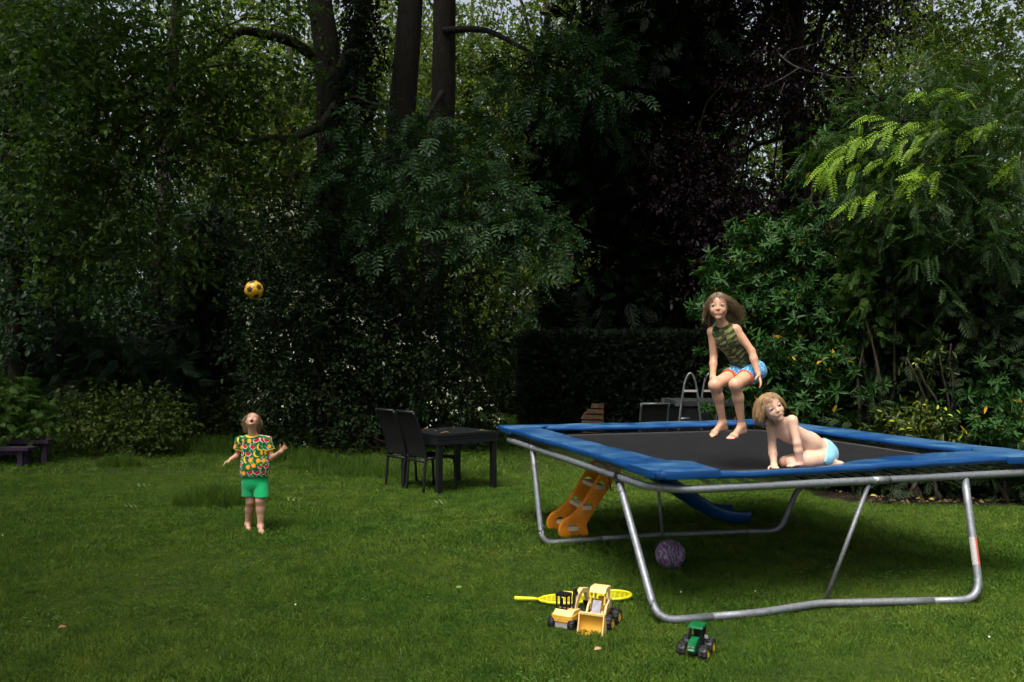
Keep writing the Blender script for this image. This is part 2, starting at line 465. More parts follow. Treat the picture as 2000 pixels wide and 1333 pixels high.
T_LEAF, T_SMALL = leaf_t(.62), leaf_s(.6)
T_LANCE = leaf_t(.36, .08, .18)
T_ASH = pinnate(4, .40, .22, .40, False)
T_LOCUST = pinnate(9, .36, .35, .20)
T_LOCUST_B = pinnate(8, .42, .30, .24, False)
T_WHORL = whorl(7, .34, .35)
T_FROND = frond()
T_FEATHER = frond(7, .22)
T_FROND_L = frond(5, .26)
T_HEDGE = frond(3, .34)
T_YEW = frond(5, .26)

def foliage(clumps, T, size, twig=.35, per=7, spread=55, droop=.25, upn=.8, shell=.5, rng=None, out=.7, rise=.1):
    """clumps: (centre, (rx,ry,rz), number of twigs); leaves set alternately along short twigs. returns verts, faces"""
    g = rng or RNG
    P_, U_, N_, S_ = [], [], [], []
    for c, rad, nt in clumps:
        c = np.asarray(c, float); rad = np.asarray(rad, float)
        d = unit(g.normal(size=(nt, 3)))
        r = g.uniform(0, 1, (nt, 1)) ** (shell if shell > 0 else .33)
        p0 = c + d * r * rad
        outv = unit(d / rad)
        td = unit(outv * out + g.normal(size=(nt, 3)) * .55 + np.array([0, 0, rise]))
        tl = twig * g.uniform(.6, 1.3, (nt, 1))
        for k in range(per):
            f = (k + g.uniform(.1, .9, (nt, 1))) / per
            p = p0 + td * tl * f - np.array([0, 0, 1.]) * (droop * .5 * tl * f * f)
            side = unit(np.cross(td, g.normal(size=(nt, 3))))
            ang = R(spread) * g.uniform(.5, 1.3, (nt, 1)) * (1 if k % 2 else -1)
            u = td * np.cos(ang) + side * np.sin(ang) - np.array([0, 0, droop])
            nn = np.array([0, 0, upn]) + g.normal(size=(nt, 3)) * .55 + outv * .25
            P_.append(p); U_.append(u); N_.append(nn); S_.append(size * g.uniform(.6, 1.25, nt))
    return place(T, np.vstack(P_), np.vstack(U_), np.vstack(N_), np.concatenate(S_))

def limb(a, b, r0, r1, sag=0.0, n=8, wob=.06, seed=0, sides=7):
    g = np.random.default_rng(seed); a = np.asarray(a, float); b = np.asarray(b, float)
    t = np.linspace(0, 1, n)[:, None]; L = np.linalg.norm(b - a)
    p = a + (b - a) * t + np.array([0, 0, 1.]) * (sag * L * np.sin(np.pi * t))
    w = np.cumsum(g.normal(size=(n, 3)) * wob * L / n ** .5, 0); w -= w[:1]; w = w * (1 - t * .0) - t * w[-1:]
    return tube_np(p + w, np.linspace(r0, r1, n), sides)

def lump_clumps(c, rad, k, n, g, lo=.25, hi=.5):
    """break one crown volume into k uneven clumps with n twigs in all"""
    c = np.asarray(c, float); rad = np.asarray(rad, float); out = []
    d = unit(g.normal(size=(k, 3))) * (g.uniform(0, 1, (k, 1)) ** .45)
    for q in d:
        s = g.uniform(lo, hi)
        out.append((c + q * rad * .85, rad * s * np.array([1.15, 1.15, .7]), max(3, int(n / k * g.uniform(.6, 1.4)))))
    return out

# leaf and bark colours (several darkened to deepen the woodland shade)
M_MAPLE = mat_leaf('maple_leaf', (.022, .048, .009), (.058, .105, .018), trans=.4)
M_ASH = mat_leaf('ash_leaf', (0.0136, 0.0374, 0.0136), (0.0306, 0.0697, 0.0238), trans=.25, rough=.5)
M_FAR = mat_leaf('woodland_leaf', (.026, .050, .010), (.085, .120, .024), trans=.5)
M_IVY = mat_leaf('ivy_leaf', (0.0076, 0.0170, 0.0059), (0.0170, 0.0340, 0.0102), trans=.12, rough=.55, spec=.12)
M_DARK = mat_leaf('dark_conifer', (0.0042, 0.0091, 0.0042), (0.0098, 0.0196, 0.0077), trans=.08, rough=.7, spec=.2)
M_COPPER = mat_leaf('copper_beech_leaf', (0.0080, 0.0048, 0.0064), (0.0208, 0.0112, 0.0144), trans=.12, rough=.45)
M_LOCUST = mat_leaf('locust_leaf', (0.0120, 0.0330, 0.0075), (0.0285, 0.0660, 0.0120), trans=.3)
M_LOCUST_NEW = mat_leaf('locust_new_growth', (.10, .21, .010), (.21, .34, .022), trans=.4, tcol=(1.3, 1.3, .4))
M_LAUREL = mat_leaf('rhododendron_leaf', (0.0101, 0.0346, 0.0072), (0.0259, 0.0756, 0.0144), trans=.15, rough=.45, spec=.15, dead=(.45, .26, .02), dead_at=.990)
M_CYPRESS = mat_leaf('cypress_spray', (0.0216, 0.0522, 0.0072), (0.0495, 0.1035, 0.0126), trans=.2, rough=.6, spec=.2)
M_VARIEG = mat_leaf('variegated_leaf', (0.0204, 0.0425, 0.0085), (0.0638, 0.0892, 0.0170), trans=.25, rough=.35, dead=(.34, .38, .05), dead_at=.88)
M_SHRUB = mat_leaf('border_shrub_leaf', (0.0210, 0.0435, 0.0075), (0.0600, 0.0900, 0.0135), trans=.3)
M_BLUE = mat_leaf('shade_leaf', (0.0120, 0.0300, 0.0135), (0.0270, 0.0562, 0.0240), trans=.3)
M_BLOSSOM = mat_leaf('pale_blossom', (.45, .48, .33), (.70, .72, .55), trans=.3, rough=.6, tcol=(1, 1, .9))
M_BARK = mat_bark('grey_bark', (.013, .011, .009), (.036, .030, .024))
M_BARKM = mat_bark('mossy_bark', (.030, .028, .018), (.075, .066, .042), (.070, .090, .020))
M_TWIG = mat_bark('twig_bark', (.022, .018, .013), (.060, .050, .038))
M_DEAD = mat_bark('dead_branch', (.16, .14, .12), (.30, .27, .24))

def plant(name, label, cat, base, stems, crowns, group=None, bark=None, stem_name='trunk', crown_name='crown'):
    """a tree or shrub: Empty at its foot, stem mesh, crown meshes"""
    t = thing(name, label, cat, base, 0, group)
    inv = np.asarray(base, float)
    if stems:
        v, f = merge_np(stems); obj_np(stem_name, v - inv, f, bark or M_BARK, t)
    for i, (v, f, m, nm) in enumerate(crowns):
        obj_np(nm or crown_name, v - inv, f, m, t)
    return t
# ------------------------------------------------------------------ the trees and shrubs round the lawn
def pth(pts):
    return np.array([PX(*p) for p in pts])
def cl(px, py, Y, rx, rz, n, ry=None):
    return (PX(px, py, Y), (rx, ry if ry else rx, rz), n)
gA = np.random.default_rng(101)

# --- far woodland, tree by tree
def far_crown(seed, T=T_SMALL, size=.18, n=2300, k=44):
    g = np.random.default_rng(seed)
    c = lump_clumps((0, 0, 9.5), (3.6, 3.4, 6.5), k, n, g, .22, .42)
    return foliage(c, T, size, twig=.7, per=7, rng=g, shell=.6)
FARM = [far_crown(s) for s in (1, 2, 3)]
far_me = [mesh_np('crown', v, f, M_FAR) for v, f in FARM]
far_me2 = [mesh_np('crown', v, f, M_BLUE) for v, f in FARM]
tv, tf = merge_np([tube_np([(0, 0, -.1), (.05, 0, 4), (-.1, .1, 9), (.1, 0, 14)], [.26, .2, .15, .05], 8)] +
                  [limb((0, 0, 5 + i), (2.2 * math.cos(i * 2.1), 2.2 * math.sin(i * 2.1), 8 + i * 1.2), .08, .02, .1, seed=i) for i in range(6)])
far_trunk = mesh_np('trunk', tv, tf, M_BARK)
FAR = [(-21, 33, 1.05, 'far left edge'), (-16.5, 29, .95, 'left of the leaning limb'), (-12, 34, 1.1, 'above the left shrubs'), (-8.2, 30, .9, 'behind the thrown ball'),
       (-4.6, 36, 1.1, 'left of ivy trunk'), (-1.6, 31, .92, 'between the bare trunks'), (1.4, 34, 1.1, 'right of the bare trunks'), (4.6, 30, 1.0, 'above the hedge'),
       (8.5, 36, 1.1, 'behind dark conifer'), (13, 31, 1.0, 'behind copper beech'), (17.5, 34, 1.1, 'right of copper beech'), (22, 30, 1.0, 'at far right edge'),
       (-25, 26, .9, 'outermost left'), (3.0, 42, 1.2, 'deepest in the gap'),
       (-24, 44, 1.05, 'deep in the wood, leftmost'), (-17, 46, 1.05, 'deep in the wood, behind the mossy limb'), (-10.5, 45, 1.05, 'deep in the wood, above the ball'), (-5, 47, 1.05, 'deep in the wood, left of the trunks'), (9, 47, 1.05, 'deep in the wood, behind the conifer'), (17, 46, 1.05, 'deep in the wood, behind the beech'), (25, 44, 1.05, 'deep in the wood, rightmost'), (-13.8, 26, .8, 'low, behind the left tree')]
for i, (x, y, s, w) in enumerate(FAR):
    t = thing('woodland_tree', 'leafy woodland tree in the far background, ' + w, 'tree', (x, y, 0), gA.uniform(0, 6.28), 'woodland trees beyond the garden')
    t.scale = (s * 1.15, s * 1.1, s * 1.22)
    link(bpy.data.objects.new('trunk', far_trunk), t)
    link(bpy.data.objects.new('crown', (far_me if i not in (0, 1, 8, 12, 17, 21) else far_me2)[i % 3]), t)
# understorey that closes the view under the crowns
gv = np.random.default_rng(5)
us = lump_clumps((0, 0, 1.5), (2.6, 2.0, 1.9), 16, 640, gv, .25, .45)
uv, uf = foliage(us, T_SMALL, .15, twig=.5, per=7, rng=gv)
und_me = [mesh_np('crown', uv, uf, m) for m in (M_FAR, M_BLUE, M_IVY)]
sv, sf = merge_np([limb((0, 0, -.05), (1.3 * math.cos(i * 1.3), 1.0 * math.sin(i * 1.3), 1.6 + .2 * (i % 3)), .05, .015, .1, seed=i) for i in range(6)])
und_stem = mesh_np('stem', sv, sf, M_TWIG)
UND = [(-19, 24, 1.5, 1), (-15, 22, 1.4, 2), (-11, 24, 1.6, 1), (-8.5, 21, 1.4, 2), (-5.5, 23, 1.5, 1), (-3.4, 20.5, 1.2, 2), (-.6, 27, 1.5, 0), (2.0, 25.5, 1.3, 1), (4.8, 22, 1.5, 2),
       (8, 22, 1.7, 2), (12, 20, 1.7, 2), (16, 20, 1.8, 1), (.9, 30, 2.3, 0),
       (-23, 38, 3.0, 1), (-16, 40, 3.0, 1), (-9.5, 39, 3.0, 0), (-3.5, 41, 3.0, 0), (8, 40, 3.0, 1), (17, 40, 3.0, 1)]
UW = ['far left', 'left behind the maple', 'behind the left border', 'behind the ball', 'left of the ivy trunk', 'beneath the ivy trunk', 'behind the table gap', 'left of the hedge', 'over the hedge', 'behind the conifer', 'behind rhododendron', 'at right edge', 'in the gap right of the trunks', 'deepest at far left', 'deepest behind the maple limb', 'deepest above the child', 'deepest left of the trunks', 'deepest behind the hedge', 'deepest at the right']
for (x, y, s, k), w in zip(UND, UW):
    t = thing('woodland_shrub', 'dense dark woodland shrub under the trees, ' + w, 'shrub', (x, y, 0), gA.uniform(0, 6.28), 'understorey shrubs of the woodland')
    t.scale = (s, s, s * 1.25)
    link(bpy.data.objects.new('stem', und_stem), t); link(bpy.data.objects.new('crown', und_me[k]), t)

# --- the three tall trunks in the middle
def crown_up(c, rad, k, n, seed, T=T_SMALL, size=.14):
    g = np.random.default_rng(seed)
    return foliage(lump_clumps(c, rad, k, n, g, .2, .38), T, size, twig=.6, per=8, rng=g, shell=.6)
YT = 17.0
p1 = pth([(676, 905, YT), (664, 700, YT), (656, 450, YT), (648, 250, YT), (640, 120, YT), (622, 0, YT), (606, -160, YT + .2), (596, -420, YT + .4)])
p1f = pth([(662, 170, YT), (690, 90, YT - .2), (712, 0, YT - .3), (728, -140, YT - .3), (740, -420, YT)])
l1 = pth([(618, 112, YT), (570, 82, YT - .3), (520, 68, YT - .5), (470, 62, YT - .8), (425, 95, YT - 1), (370, 130, YT - 1.3), (300, 168, YT - 1.8), (200, 215, YT - 2.4)])
l1b = pth([(470, 62, YT - .8), (440, 70, YT - 1), (400, 45, YT - 1.2), (340, 60, YT - 1.4)])
l2 = pth([(655, 205, YT - .2), (630, 240, YT - .4), (590, 262, YT - .6), (560, 272, YT - .8), (525, 270, YT - .9), (480, 283, YT - 1), (430, 272, YT - 1.2), (375, 285, YT - 1.4), (300, 310, YT - 1.8)])
l2b = pth([(560, 272, YT - .8), (540, 300, YT - 1), (510, 330, YT - 1.2)])
l2c = pth([(655, 205, YT - .2), (690, 190, YT - .6), (720, 200, YT - .9), (760, 215, YT - 1.2)])
ovh = lambda a, c, n, sd: [limb(a, np.asarray(c) + [2.2 * math.cos(i * 2.2), 1.6 * math.sin(i * 2.2), .4 * (i % 3) - .4], .13, .03, .06, seed=sd + i) for i in range(n)]  # limbs reaching out to the forward crowns added above the view
st1 = ovh(PX(600, -300, YT + .3), (-6.5, 11.5, 13.2), 6, 700) + [tube_np(catmull(p1, 4), np.linspace(.36, .22, 4 * 7 + 1), 14, lump=.05, seed=1), tube_np(catmull(p1f, 4), np.linspace(.20, .13, 17), 10, lump=.04, seed=2),
       tube_np(catmull(l1, 4), np.linspace(.12, .03, 29), 8, lump=.08, seed=3), tube_np(catmull(l1b, 4), np.linspace(.05, .015, 13), 6),
       tube_np(catmull(l2b, 4), np.linspace(.05, .015, 9), 6), tube_np(catmull(l2c, 4), np.linspace(.06, .02, 13), 6, lump=.08)]
gm = np.random.default_rng(21)
mc = [cl(90, 140, 13.6, .9, .6, 130), (cl(290, 160, 14.4, 1.0, .7, 150)), cl(230, 110, 15, 1.0, .6, 120), cl(430, 130, 15, .9, .6, 100), cl(350, 230, 14.8, 1.0, .7, 150), cl(480, 190, 15.4, .9, .6, 120),
      cl(160, 260, 14, .9, .6, 150), cl(60, 300, 13.5, .8, .5, 110), cl(260, 300, 14.5, .9, .5, 120), cl(420, 330, 15, .8, .5, 110), cl(120, 380, 14, .9, .6, 140), cl(240, 420, 14.5, .8, .6, 120), cl(520, 330, 15.5, .7, .5, 90),
      cl(40, 40, 13.5, .9, .6, 120), cl(180, 20, 14, 1.0, .6, 110), cl(560, 30, 16, .7, .5, 60), cl(590, 160, 16.3, .5, .5, 50), cl(340, 30, 15, .9, .5, 70), cl(330, 500, 15, .9, .6, 110), cl(160, 520, 14.5, .9, .6, 120)]
mv, mf = foliage(mc, T_LEAF, .125, twig=.5, per=7, droop=.3, rng=gm)
mtw = [limb(PX(220 + gm.uniform(-60, 120), 190 + gm.uniform(-40, 120), 14.8), c[0], .035, .008, .12, seed=i) for i, c in enumerate(mc)]
up1 = merge_np([crown_up((-4.2, 17.5, 15), (5.2, 4.6, 5.0), 26, 1100, 31), crown_up((-6.8, 11.2, 13.2), (5.4, 4.0, 2.6), 34, 2000, 35, size=.22)])  # second crown is added out of view to keep sun off the wood
tr1 = plant('broadleaf_tree', 'tall tree with ivy-clad trunk, forked above, and long mossy limbs reaching left', 'tree', p1[0] * [1, 1, 0], st1, [(mv, mf, M_MAPLE, 'foliage'), (*up1, M_MAPLE, 'crown')], bark=M_BARK)
b1 = p1[0] * [1, 1, 0]
obj_np('mossy_limb', *(lambda v, f: (v - b1, f))(*tube_np(catmull(l2, 4), np.linspace(.11, .03, 33), 8, lump=.10, seed=4)), M_BARKM, tr1)
obj_np('twig', *(lambda v, f: (v - b1, f))(*merge_np(mtw)), M_TWIG, tr1)
# ivy climbing the left trunk
gi_ = np.random.default_rng(33)
ic = [cl(700 + 14 * math.sin(y * .02), y, YT - .25, .42, .5, 110) for y in range(-40, 520, 48)] + [cl(648, y, YT - .25, .36, .5, 100) for y in range(330, 860, 48)] + [cl(712, y, YT - .3, .45, .5, 90) for y in range(500, 860, 50)]
iv, if_ = foliage(ic, T_SMALL, .10, twig=.25, per=7, droop=.5, upn=.3, rng=gi_)
ivt = [tube_np(pth([(690 + 9 * i, 880, YT - .35), (682 + 6 * i, 500, YT - .3), (690 + 5 * i, 200, YT - .25), (700 + 4 * i, -60, YT - .2)]), [.06, .05, .04, .02], 6) for i in range(4)]
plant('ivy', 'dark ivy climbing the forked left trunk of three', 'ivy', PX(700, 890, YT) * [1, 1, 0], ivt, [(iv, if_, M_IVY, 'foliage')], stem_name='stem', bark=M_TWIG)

p2 = pth([(772, 900, YT + .6), (766, 650, YT + .6), (768, 450, YT + .6), (782, 250, YT + .6), (798, 60, YT + .6), (806, -80, YT + .6), (812, -420, YT + .6)])
up2 = merge_np([crown_up((-1.6, 18.5, 15.5), (4.4, 4.4, 4.6), 22, 950, 32), crown_up((-.6, 11.4, 13.4), (4.4, 4.0, 2.6), 30, 2700, 36, size=.22)])  # forward crown over the lawn is added unseen, to darken the trees behind
plant('broadleaf_tree', 'straight grey trunk in the middle of the three tall trunks', 'tree', p2[0] * [1, 1, 0],
      [tube_np(catmull(p2, 4), np.linspace(.34, .24, 25), 14, lump=.04, seed=5)] + ovh(PX(810, -330, YT + .6), (-.8, 11.8, 13.6), 5, 720) + [limb(PX(808, -200 - 30 * i, YT + .6), (-1.6 + 3 * math.cos(i * 1.7), 18.5 + 3 * math.sin(i * 1.7), 13 + i * .6), .11, .02, .08, seed=60 + i) for i in range(6)], [(*up2, M_MAPLE, 'crown')])

p3 = pth([(832, 890, YT + .2), (838, 650, YT + .2), (850, 450, YT + .2), (864, 250, YT + .2), (868, 150, YT + .2), (869, 0, YT + .2), (874, -150, YT + .2), (880, -420, YT)])
ga = np.random.default_rng(41)
ac = [cl(735, 255, 14.2, .55, .35, 26), cl(700, 330, 14.0, .45, .28, 22), cl(800, 300, 13.9, .6, .35, 30), cl(860, 270, 14, .6, .35, 30), cl(930, 310, 13.8, .6, .35, 30), cl(770, 380, 13.9, .5, .3, 22), cl(850, 365, 13.6, .6, .35, 30),
      cl(920, 390, 13.5, .65, .35, 34), cl(1000, 400, 13.4, .6, .35, 30), cl(960, 450, 13.3, .6, .3, 30), cl(1050, 450, 13.2, .55, .3, 26), cl(880, 450, 13.5, .5, .3, 22), cl(1090, 480, 13.2, .3, .2, 10), cl(1010, 500, 13.3, .4, .2, 12),
      cl(1100, 130, 14.5, .7, .4, 30), cl(1170, 110, 14.4, .6, .4, 26), cl(1190, 180, 14.3, .5, .35, 24), cl(1120, 210, 14.4, .6, .35, 24), cl(1040, 190, 14.6, .6, .4, 24), cl(1080, 50, 14.8, .7, .4, 26), cl(990, 130, 14.8, .6, .4, 20), cl(960, 220, 14.4, .5, .3, 18),
      cl(760, 470, 14.4, .5, .35, 20), cl(700, 430, 14.5, .5, .3, 16)]
av, af = foliage(ac, T_ASH, .27, twig=.5, per=5, spread=50, droop=.45, upn=1.2, rng=ga)
al = [tube_np(catmull(pth([(862, 230, YT), (850, 250, 16), (880, 290, 15), (930, 340, 14), (1000, 400, 13.6), (1080, 470, 13.3)]), 4), np.linspace(.07, .012, 21), 7),
      tube_np(catmull(pth([(864, 180, YT), (820, 250, 15.5), (770, 300, 14.6), (700, 330, 14.1)]), 4), np.linspace(.06, .012, 13), 7),
      tube_np(catmull(pth([(868, 60, YT), (950, 60, 16), (1050, 110, 15), (1180, 160, 14.4)]), 4), np.linspace(.08, .012, 13), 7)]
al += [limb(PX(930, 340, 14), c[0], .025, .006, .1, seed=70 + i) for i, c in enumerate(ac[:14])] + [limb(PX(1050, 110, 15), c[0], .025, .006, .1, seed=90 + i) for i, c in enumerate(ac[14:22])]
up3 = merge_np([crown_up((2.0, 18, 14.5), (4.6, 4.4, 4.6), 22, 950, 34), crown_up((5.0, 12.4, 13.2), (4.6, 3.8, 2.6), 30, 2700, 37, size=.22)])  # last crown part is an unseen overhang added to shade the right-hand trees
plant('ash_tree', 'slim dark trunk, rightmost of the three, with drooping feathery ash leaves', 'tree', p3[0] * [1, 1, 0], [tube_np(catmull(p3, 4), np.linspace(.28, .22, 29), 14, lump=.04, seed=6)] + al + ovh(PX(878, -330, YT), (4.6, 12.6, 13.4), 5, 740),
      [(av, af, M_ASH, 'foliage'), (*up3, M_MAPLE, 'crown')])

# --- left-hand woodland trees standing nearer
def near_tree(label, px, Y, r, lean, crown, m, seed, top=-260, twn=500):
    g = np.random.default_rng(seed)
    p = pth([(px, 850, Y), (px + lean * .3, 550, Y), (px + lean * .6, 250, Y), (px + lean, -50, Y), (px + lean * 1.2, top, Y)])
    cs = [c for c in crown]
    v, f = foliage(cs, T_LEAF, .13, twig=.5, per=7, droop=.3, rng=g)
    st = [tube_np(catmull(p, 4), np.linspace(r, r * .5, 17), 10, lump=.05, seed=seed)]
    st += [limb(p[1] + (p[3] - p[1]) * g.uniform(.1, .9), c[0], .04, .008, .08, seed=seed + i) for i, c in enumerate(cs)]
    up = crown_up((p[3][0], Y + .5, 13), (3.8, 3.4, 4.2), 16, 600, seed + 7)
    return plant('broadleaf_tree', label, 'tree', p[0] * [1, 1, 0], st, [(v, f, m, 'foliage'), (*up, m, 'crown')])
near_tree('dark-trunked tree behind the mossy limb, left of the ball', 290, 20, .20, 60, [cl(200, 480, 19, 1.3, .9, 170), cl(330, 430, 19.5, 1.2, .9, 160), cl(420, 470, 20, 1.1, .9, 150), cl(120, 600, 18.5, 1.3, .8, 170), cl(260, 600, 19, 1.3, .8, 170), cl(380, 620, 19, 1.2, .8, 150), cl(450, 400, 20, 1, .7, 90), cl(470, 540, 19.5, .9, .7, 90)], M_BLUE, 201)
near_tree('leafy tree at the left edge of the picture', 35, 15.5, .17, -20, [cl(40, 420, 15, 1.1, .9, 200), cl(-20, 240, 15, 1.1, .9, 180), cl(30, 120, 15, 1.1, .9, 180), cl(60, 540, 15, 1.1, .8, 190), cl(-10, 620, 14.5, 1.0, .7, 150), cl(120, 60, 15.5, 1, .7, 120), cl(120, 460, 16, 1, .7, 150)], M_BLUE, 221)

# --- flowering shrub mass below the trunks
gs_ = np.random.default_rng(51)
sc_ = [cl(x, y, 15.2 + .6 * math.sin(x), .62, .55, 120) for x, y in ((520, 470), (560, 420), (500, 540), (570, 540), (520, 610), (600, 480), (590, 610), (500, 680), (560, 690), (630, 560), (650, 650), (520, 760), (590, 770), (660, 760), (540, 840), (610, 850), (690, 850), (720, 700), (730, 790), (760, 620), (790, 720), (800, 800), (850, 680), (860, 760), (870, 830), (910, 620), (920, 720), (930, 800), (700, 560), (820, 560), (890, 530))]
sv_, sf_ = foliage(sc_, T_SMALL, .085, twig=.4, per=8, rng=gs_)
bc = [cl(x, y, 14.75, .5, .35, n) for x, y, n in ((530, 480, 22), (560, 420, 16), (500, 590, 14), (600, 570, 14), (560, 640, 10), (660, 600, 8), (520, 700, 8), (720, 640, 8), (850, 660, 10), (870, 740, 9), (560, 790, 9), (880, 800, 12), (940, 790, 12), (650, 720, 6), (600, 840, 7), (780, 690, 5))]
bv, bf = foliage(bc, T_SMALL, .065, twig=.3, per=5, upn=1.5, rng=gs_)
plant('flowering_shrub', 'big dark shrub dotted with pale blossom under the tall trunks', 'shrub', PX(700, 880, 15.5) * [1, 1, 0], [limb(PX(640 + 20 * i, 900, 15.6), c[0], .05, .012, .1, seed=i) for i, c in enumerate(sc_[::2])],
      [(sv_, sf_, M_IVY, 'foliage'), (bv, bf, M_BLOSSOM, 'blossom')], stem_name='stem', bark=M_TWIG)

# --- low border on the left
def shrub(label, spec, T, size, m, seed, name='shrub', cat='shrub', twig=.35, per=7, droop=.2, upn=.8, rise=.1, extra=None, base=None, stems=True):
    g = np.random.default_rng(seed); cs = [cl(*q) for q in spec]
    v, f = foliage(cs, T, size, twig=twig, per=per, droop=droop, upn=upn, rise=rise, rng=g)
    b = np.mean([c[0] for c in cs], 0) * [1, 1, 0] if base is None else np.asarray(base)
    st = [limb(b + [g.uniform(-.25, .25), g.uniform(-.1, .1), -.03], c[0], .03, .008, .05, seed=seed + i) for i, c in enumerate(cs)] if stems else []
    return plant(name, label, cat, b, st, [(v, f, m, 'foliage')] + (extra or []), stem_name='stem', bark=M_TWIG)
shrub('low yellow-green border shrub left of the grass path', [(130, 830, 14.5, .6, .4, 130), (200, 815, 14.6, .6, .42, 140), (270, 810, 14.8, .6, .45, 150), (320, 830, 14.6, .5, .4, 110), (230, 850, 14.2, .6, .3, 120), (300, 855, 14.3, .4, .28, 80)], T_LEAF, .085, M_SHRUB, 301)
shrub('low leafy shrub right of the grass path behind the child', [(360, 800, 17, .55, .38, 110), (410, 795, 17, .6, .4, 120), (450, 800, 16.8, .5, .36, 100), (400, 825, 16.6, .5, .28, 80)], T_LEAF, .085, M_SHRUB, 302)
shrub('wide dark feathery shrub above the left border', [(60, 690, 16.5, 1.1, .6, 70), (150, 700, 16.5, 1.0, .55, 70), (240, 720, 16.5, .9, .5, 60), (320, 740, 16.3, .7, .4, 46), (110, 640, 17, 1.0, .5, 60), (180, 770, 16, 1.0, .4, 60), (40, 760, 16, .9, .5, 60)], T_FEATHER, .34, M_BLUE, 303, per=5, droop=.3, upn=1.2)
shrub('feathery green juniper over the purple bench', [(0, 770, 13.6, .5, .22, 44), (40, 792, 13.5, .4, .2, 38), (-10, 815, 13.4, .5, .22, 44), (40, 832, 13.4, .36, .16, 30), (0, 850, 13.6, .5, .15, 30)], T_FROND, .20, M_CYPRESS, 304, per=6, droop=.5, upn=.8, twig=.28, name='juniper')
shrub('tall dark conifer left of the flowering shrub', [(400, 560, 17.5, .5, .6, 60), (400, 650, 17.5, .65, .6, 80), (410, 740, 17.5, .75, .6, 90), (405, 480, 17.5, .35, .5, 36)], T_FROND, .30, M_DARK, 305, per=6, droop=.1, name='conifer', cat='tree')

# --- the clipped hedge behind the trampoline
def hedge():
    g = np.random.default_rng(61)
    x0, x1 = PX(1024, 800, 15.6)[0], PX(1420, 800, 15.6)[0]; zt = PX(1024, 655, 15.6)[2]
    b = np.array([(x0 + x1) / 2, 16.2, 0])
    n = 9000
    P = np.stack([g.uniform(x0, x1, n), 15.6 + np.abs(g.normal(0, .10, n)), g.uniform(.02, zt, n)], 1)
    nt = 3000; Pt = np.stack([g.uniform(x0, x1, nt), g.uniform(15.6, 16.8, nt), zt - np.abs(g.normal(0, .08, nt))], 1)
    ns = 1500; Ps = np.stack([x0 + np.abs(g.normal(0, .06, ns)), g.uniform(15.6, 16.8, ns), g.uniform(.02, zt, ns)], 1)
    A = np.vstack([P, Pt, Ps])
    out = np.vstack([np.tile([0, -1., .25], (n, 1)), np.tile([0, -.2, 1.], (nt, 1)), np.tile([-1., 0, .25], (ns, 1))])
    U = out + g.normal(size=A.shape) * .5; N = out * .3 + g.normal(size=A.shape) * .6
    v, f = place(T_HEDGE, A, U, N, .14 * g.uniform(.6, 1.4, len(A)))
    t = plant('hedge', 'dark clipped evergreen hedge with square end behind the trampoline', 'hedge', b, [limb(b + [dx, 0, 0], b + [dx, 0, zt * .9], .05, .02, 0, seed=i) for i, dx in enumerate(np.linspace(-2, 2, 8))], [(v, f, M_DARK, 'foliage')], stem_name='stem', bark=M_TWIG)
    bm = bmesh.new(); bm_box(bm, (x0 + .2 - b[0], -.35, .05), (x1 - .1 - b[0], .5, zt - .15))
    obj_bm('inner_growth', bm, M_DARK, t)
hedge()

# --- dark conifer and copper beech
gc = np.random.default_rng(71)
cc = []
for i in range(46):
    yy = -330 + i * 26; hw = 40 + min(1, (i + 4) / 30) * 120
    for k in range(2):
        cc.append(cl(1265 + gc.uniform(-1, 1) * hw, yy, 18 + gc.uniform(-.8, .6), .95, .30, 21))
cv, cf = foliage(cc, T_FROND_L, .55, twig=.7, per=6, droop=.12, upn=1.6, rise=-.1, rng=gc)
plant('conifer', 'tall nearly black conifer behind the hedge', 'tree', PX(1262, 860, 18.2) * [1, 1, 0], [tube_np([PX(1262, 860, 18.2) * [1, 1, 0], PX(1262, 300, 18.2), PX(1262, -420, 18.2)], [.26, .18, .05], 10)] + [limb(PX(1262, 100 + 40 * i, 18.2), c[0], .04, .01, -.05, seed=i) for i, c in enumerate(cc[24:70:3])], [(cv, cf, M_DARK, 'foliage')])
gb = np.random.default_rng(81)
pc = [cl(gb.uniform(1330, 1800), gb.uniform(-260, 420), 16.6 + gb.uniform(-1, 1.4), 1.1, .7, 165) for i in range(36)]
pc += [cl(gb.uniform(1340, 1700), gb.uniform(380, 560), 16 + gb.uniform(-.5, 1), 1.0, .6, 110) for i in range(10)]
pv, pf = foliage(pc, T_LEAF, .10, twig=.45, per=8, droop=.3, rng=gb)
pb = PX(1560, 850, 17) * [1, 1, 0]
bt = plant('copper_beech', 'copper beech with near-black purple leaves and bare pale twigs', 'tree', pb, [tube_np([pb, PX(1556, 500, 17), PX(1550, 200, 17), PX(1545, -260, 17)], [.34, .28, .22, .1], 12, lump=.05)] + [limb(PX(1552, 300 - 12 * i, 17), c[0], .05, .01, .05, seed=i) for i, c in enumerate(pc)], [(pv, pf, M_COPPER, 'crown')])
dt = []
for pts, r in (([(1520, 105), (1540, 122), (1560, 133), (1590, 142), (1606, 145), (1598, 165), (1612, 182)], .018), ([(1560, 133), (1530, 152), (1490, 172)], .014), ([(1606, 145), (1650, 152), (1700, 146)], .012), ([(1532, 162), (1522, 190)], .009),
               ([(1530, 112), (1545, 98), (1580, 90), (1610, 78)], .010), ([(1625, 190), (1652, 193), (1646, 210), (1640, 235)], .011), ([(1652, 193), (1680, 190)], .009), ([(1700, 146), (1725, 144)], .009), ([(1760, 145), (1790, 150), (1820, 140)], .010)):
    dt.append(tube_np(catmull(pth([(x, y, 14.9) for x, y in pts]), 3), np.linspace(r, r * .4, 3 * (len(pts) - 1) + 1), 5))
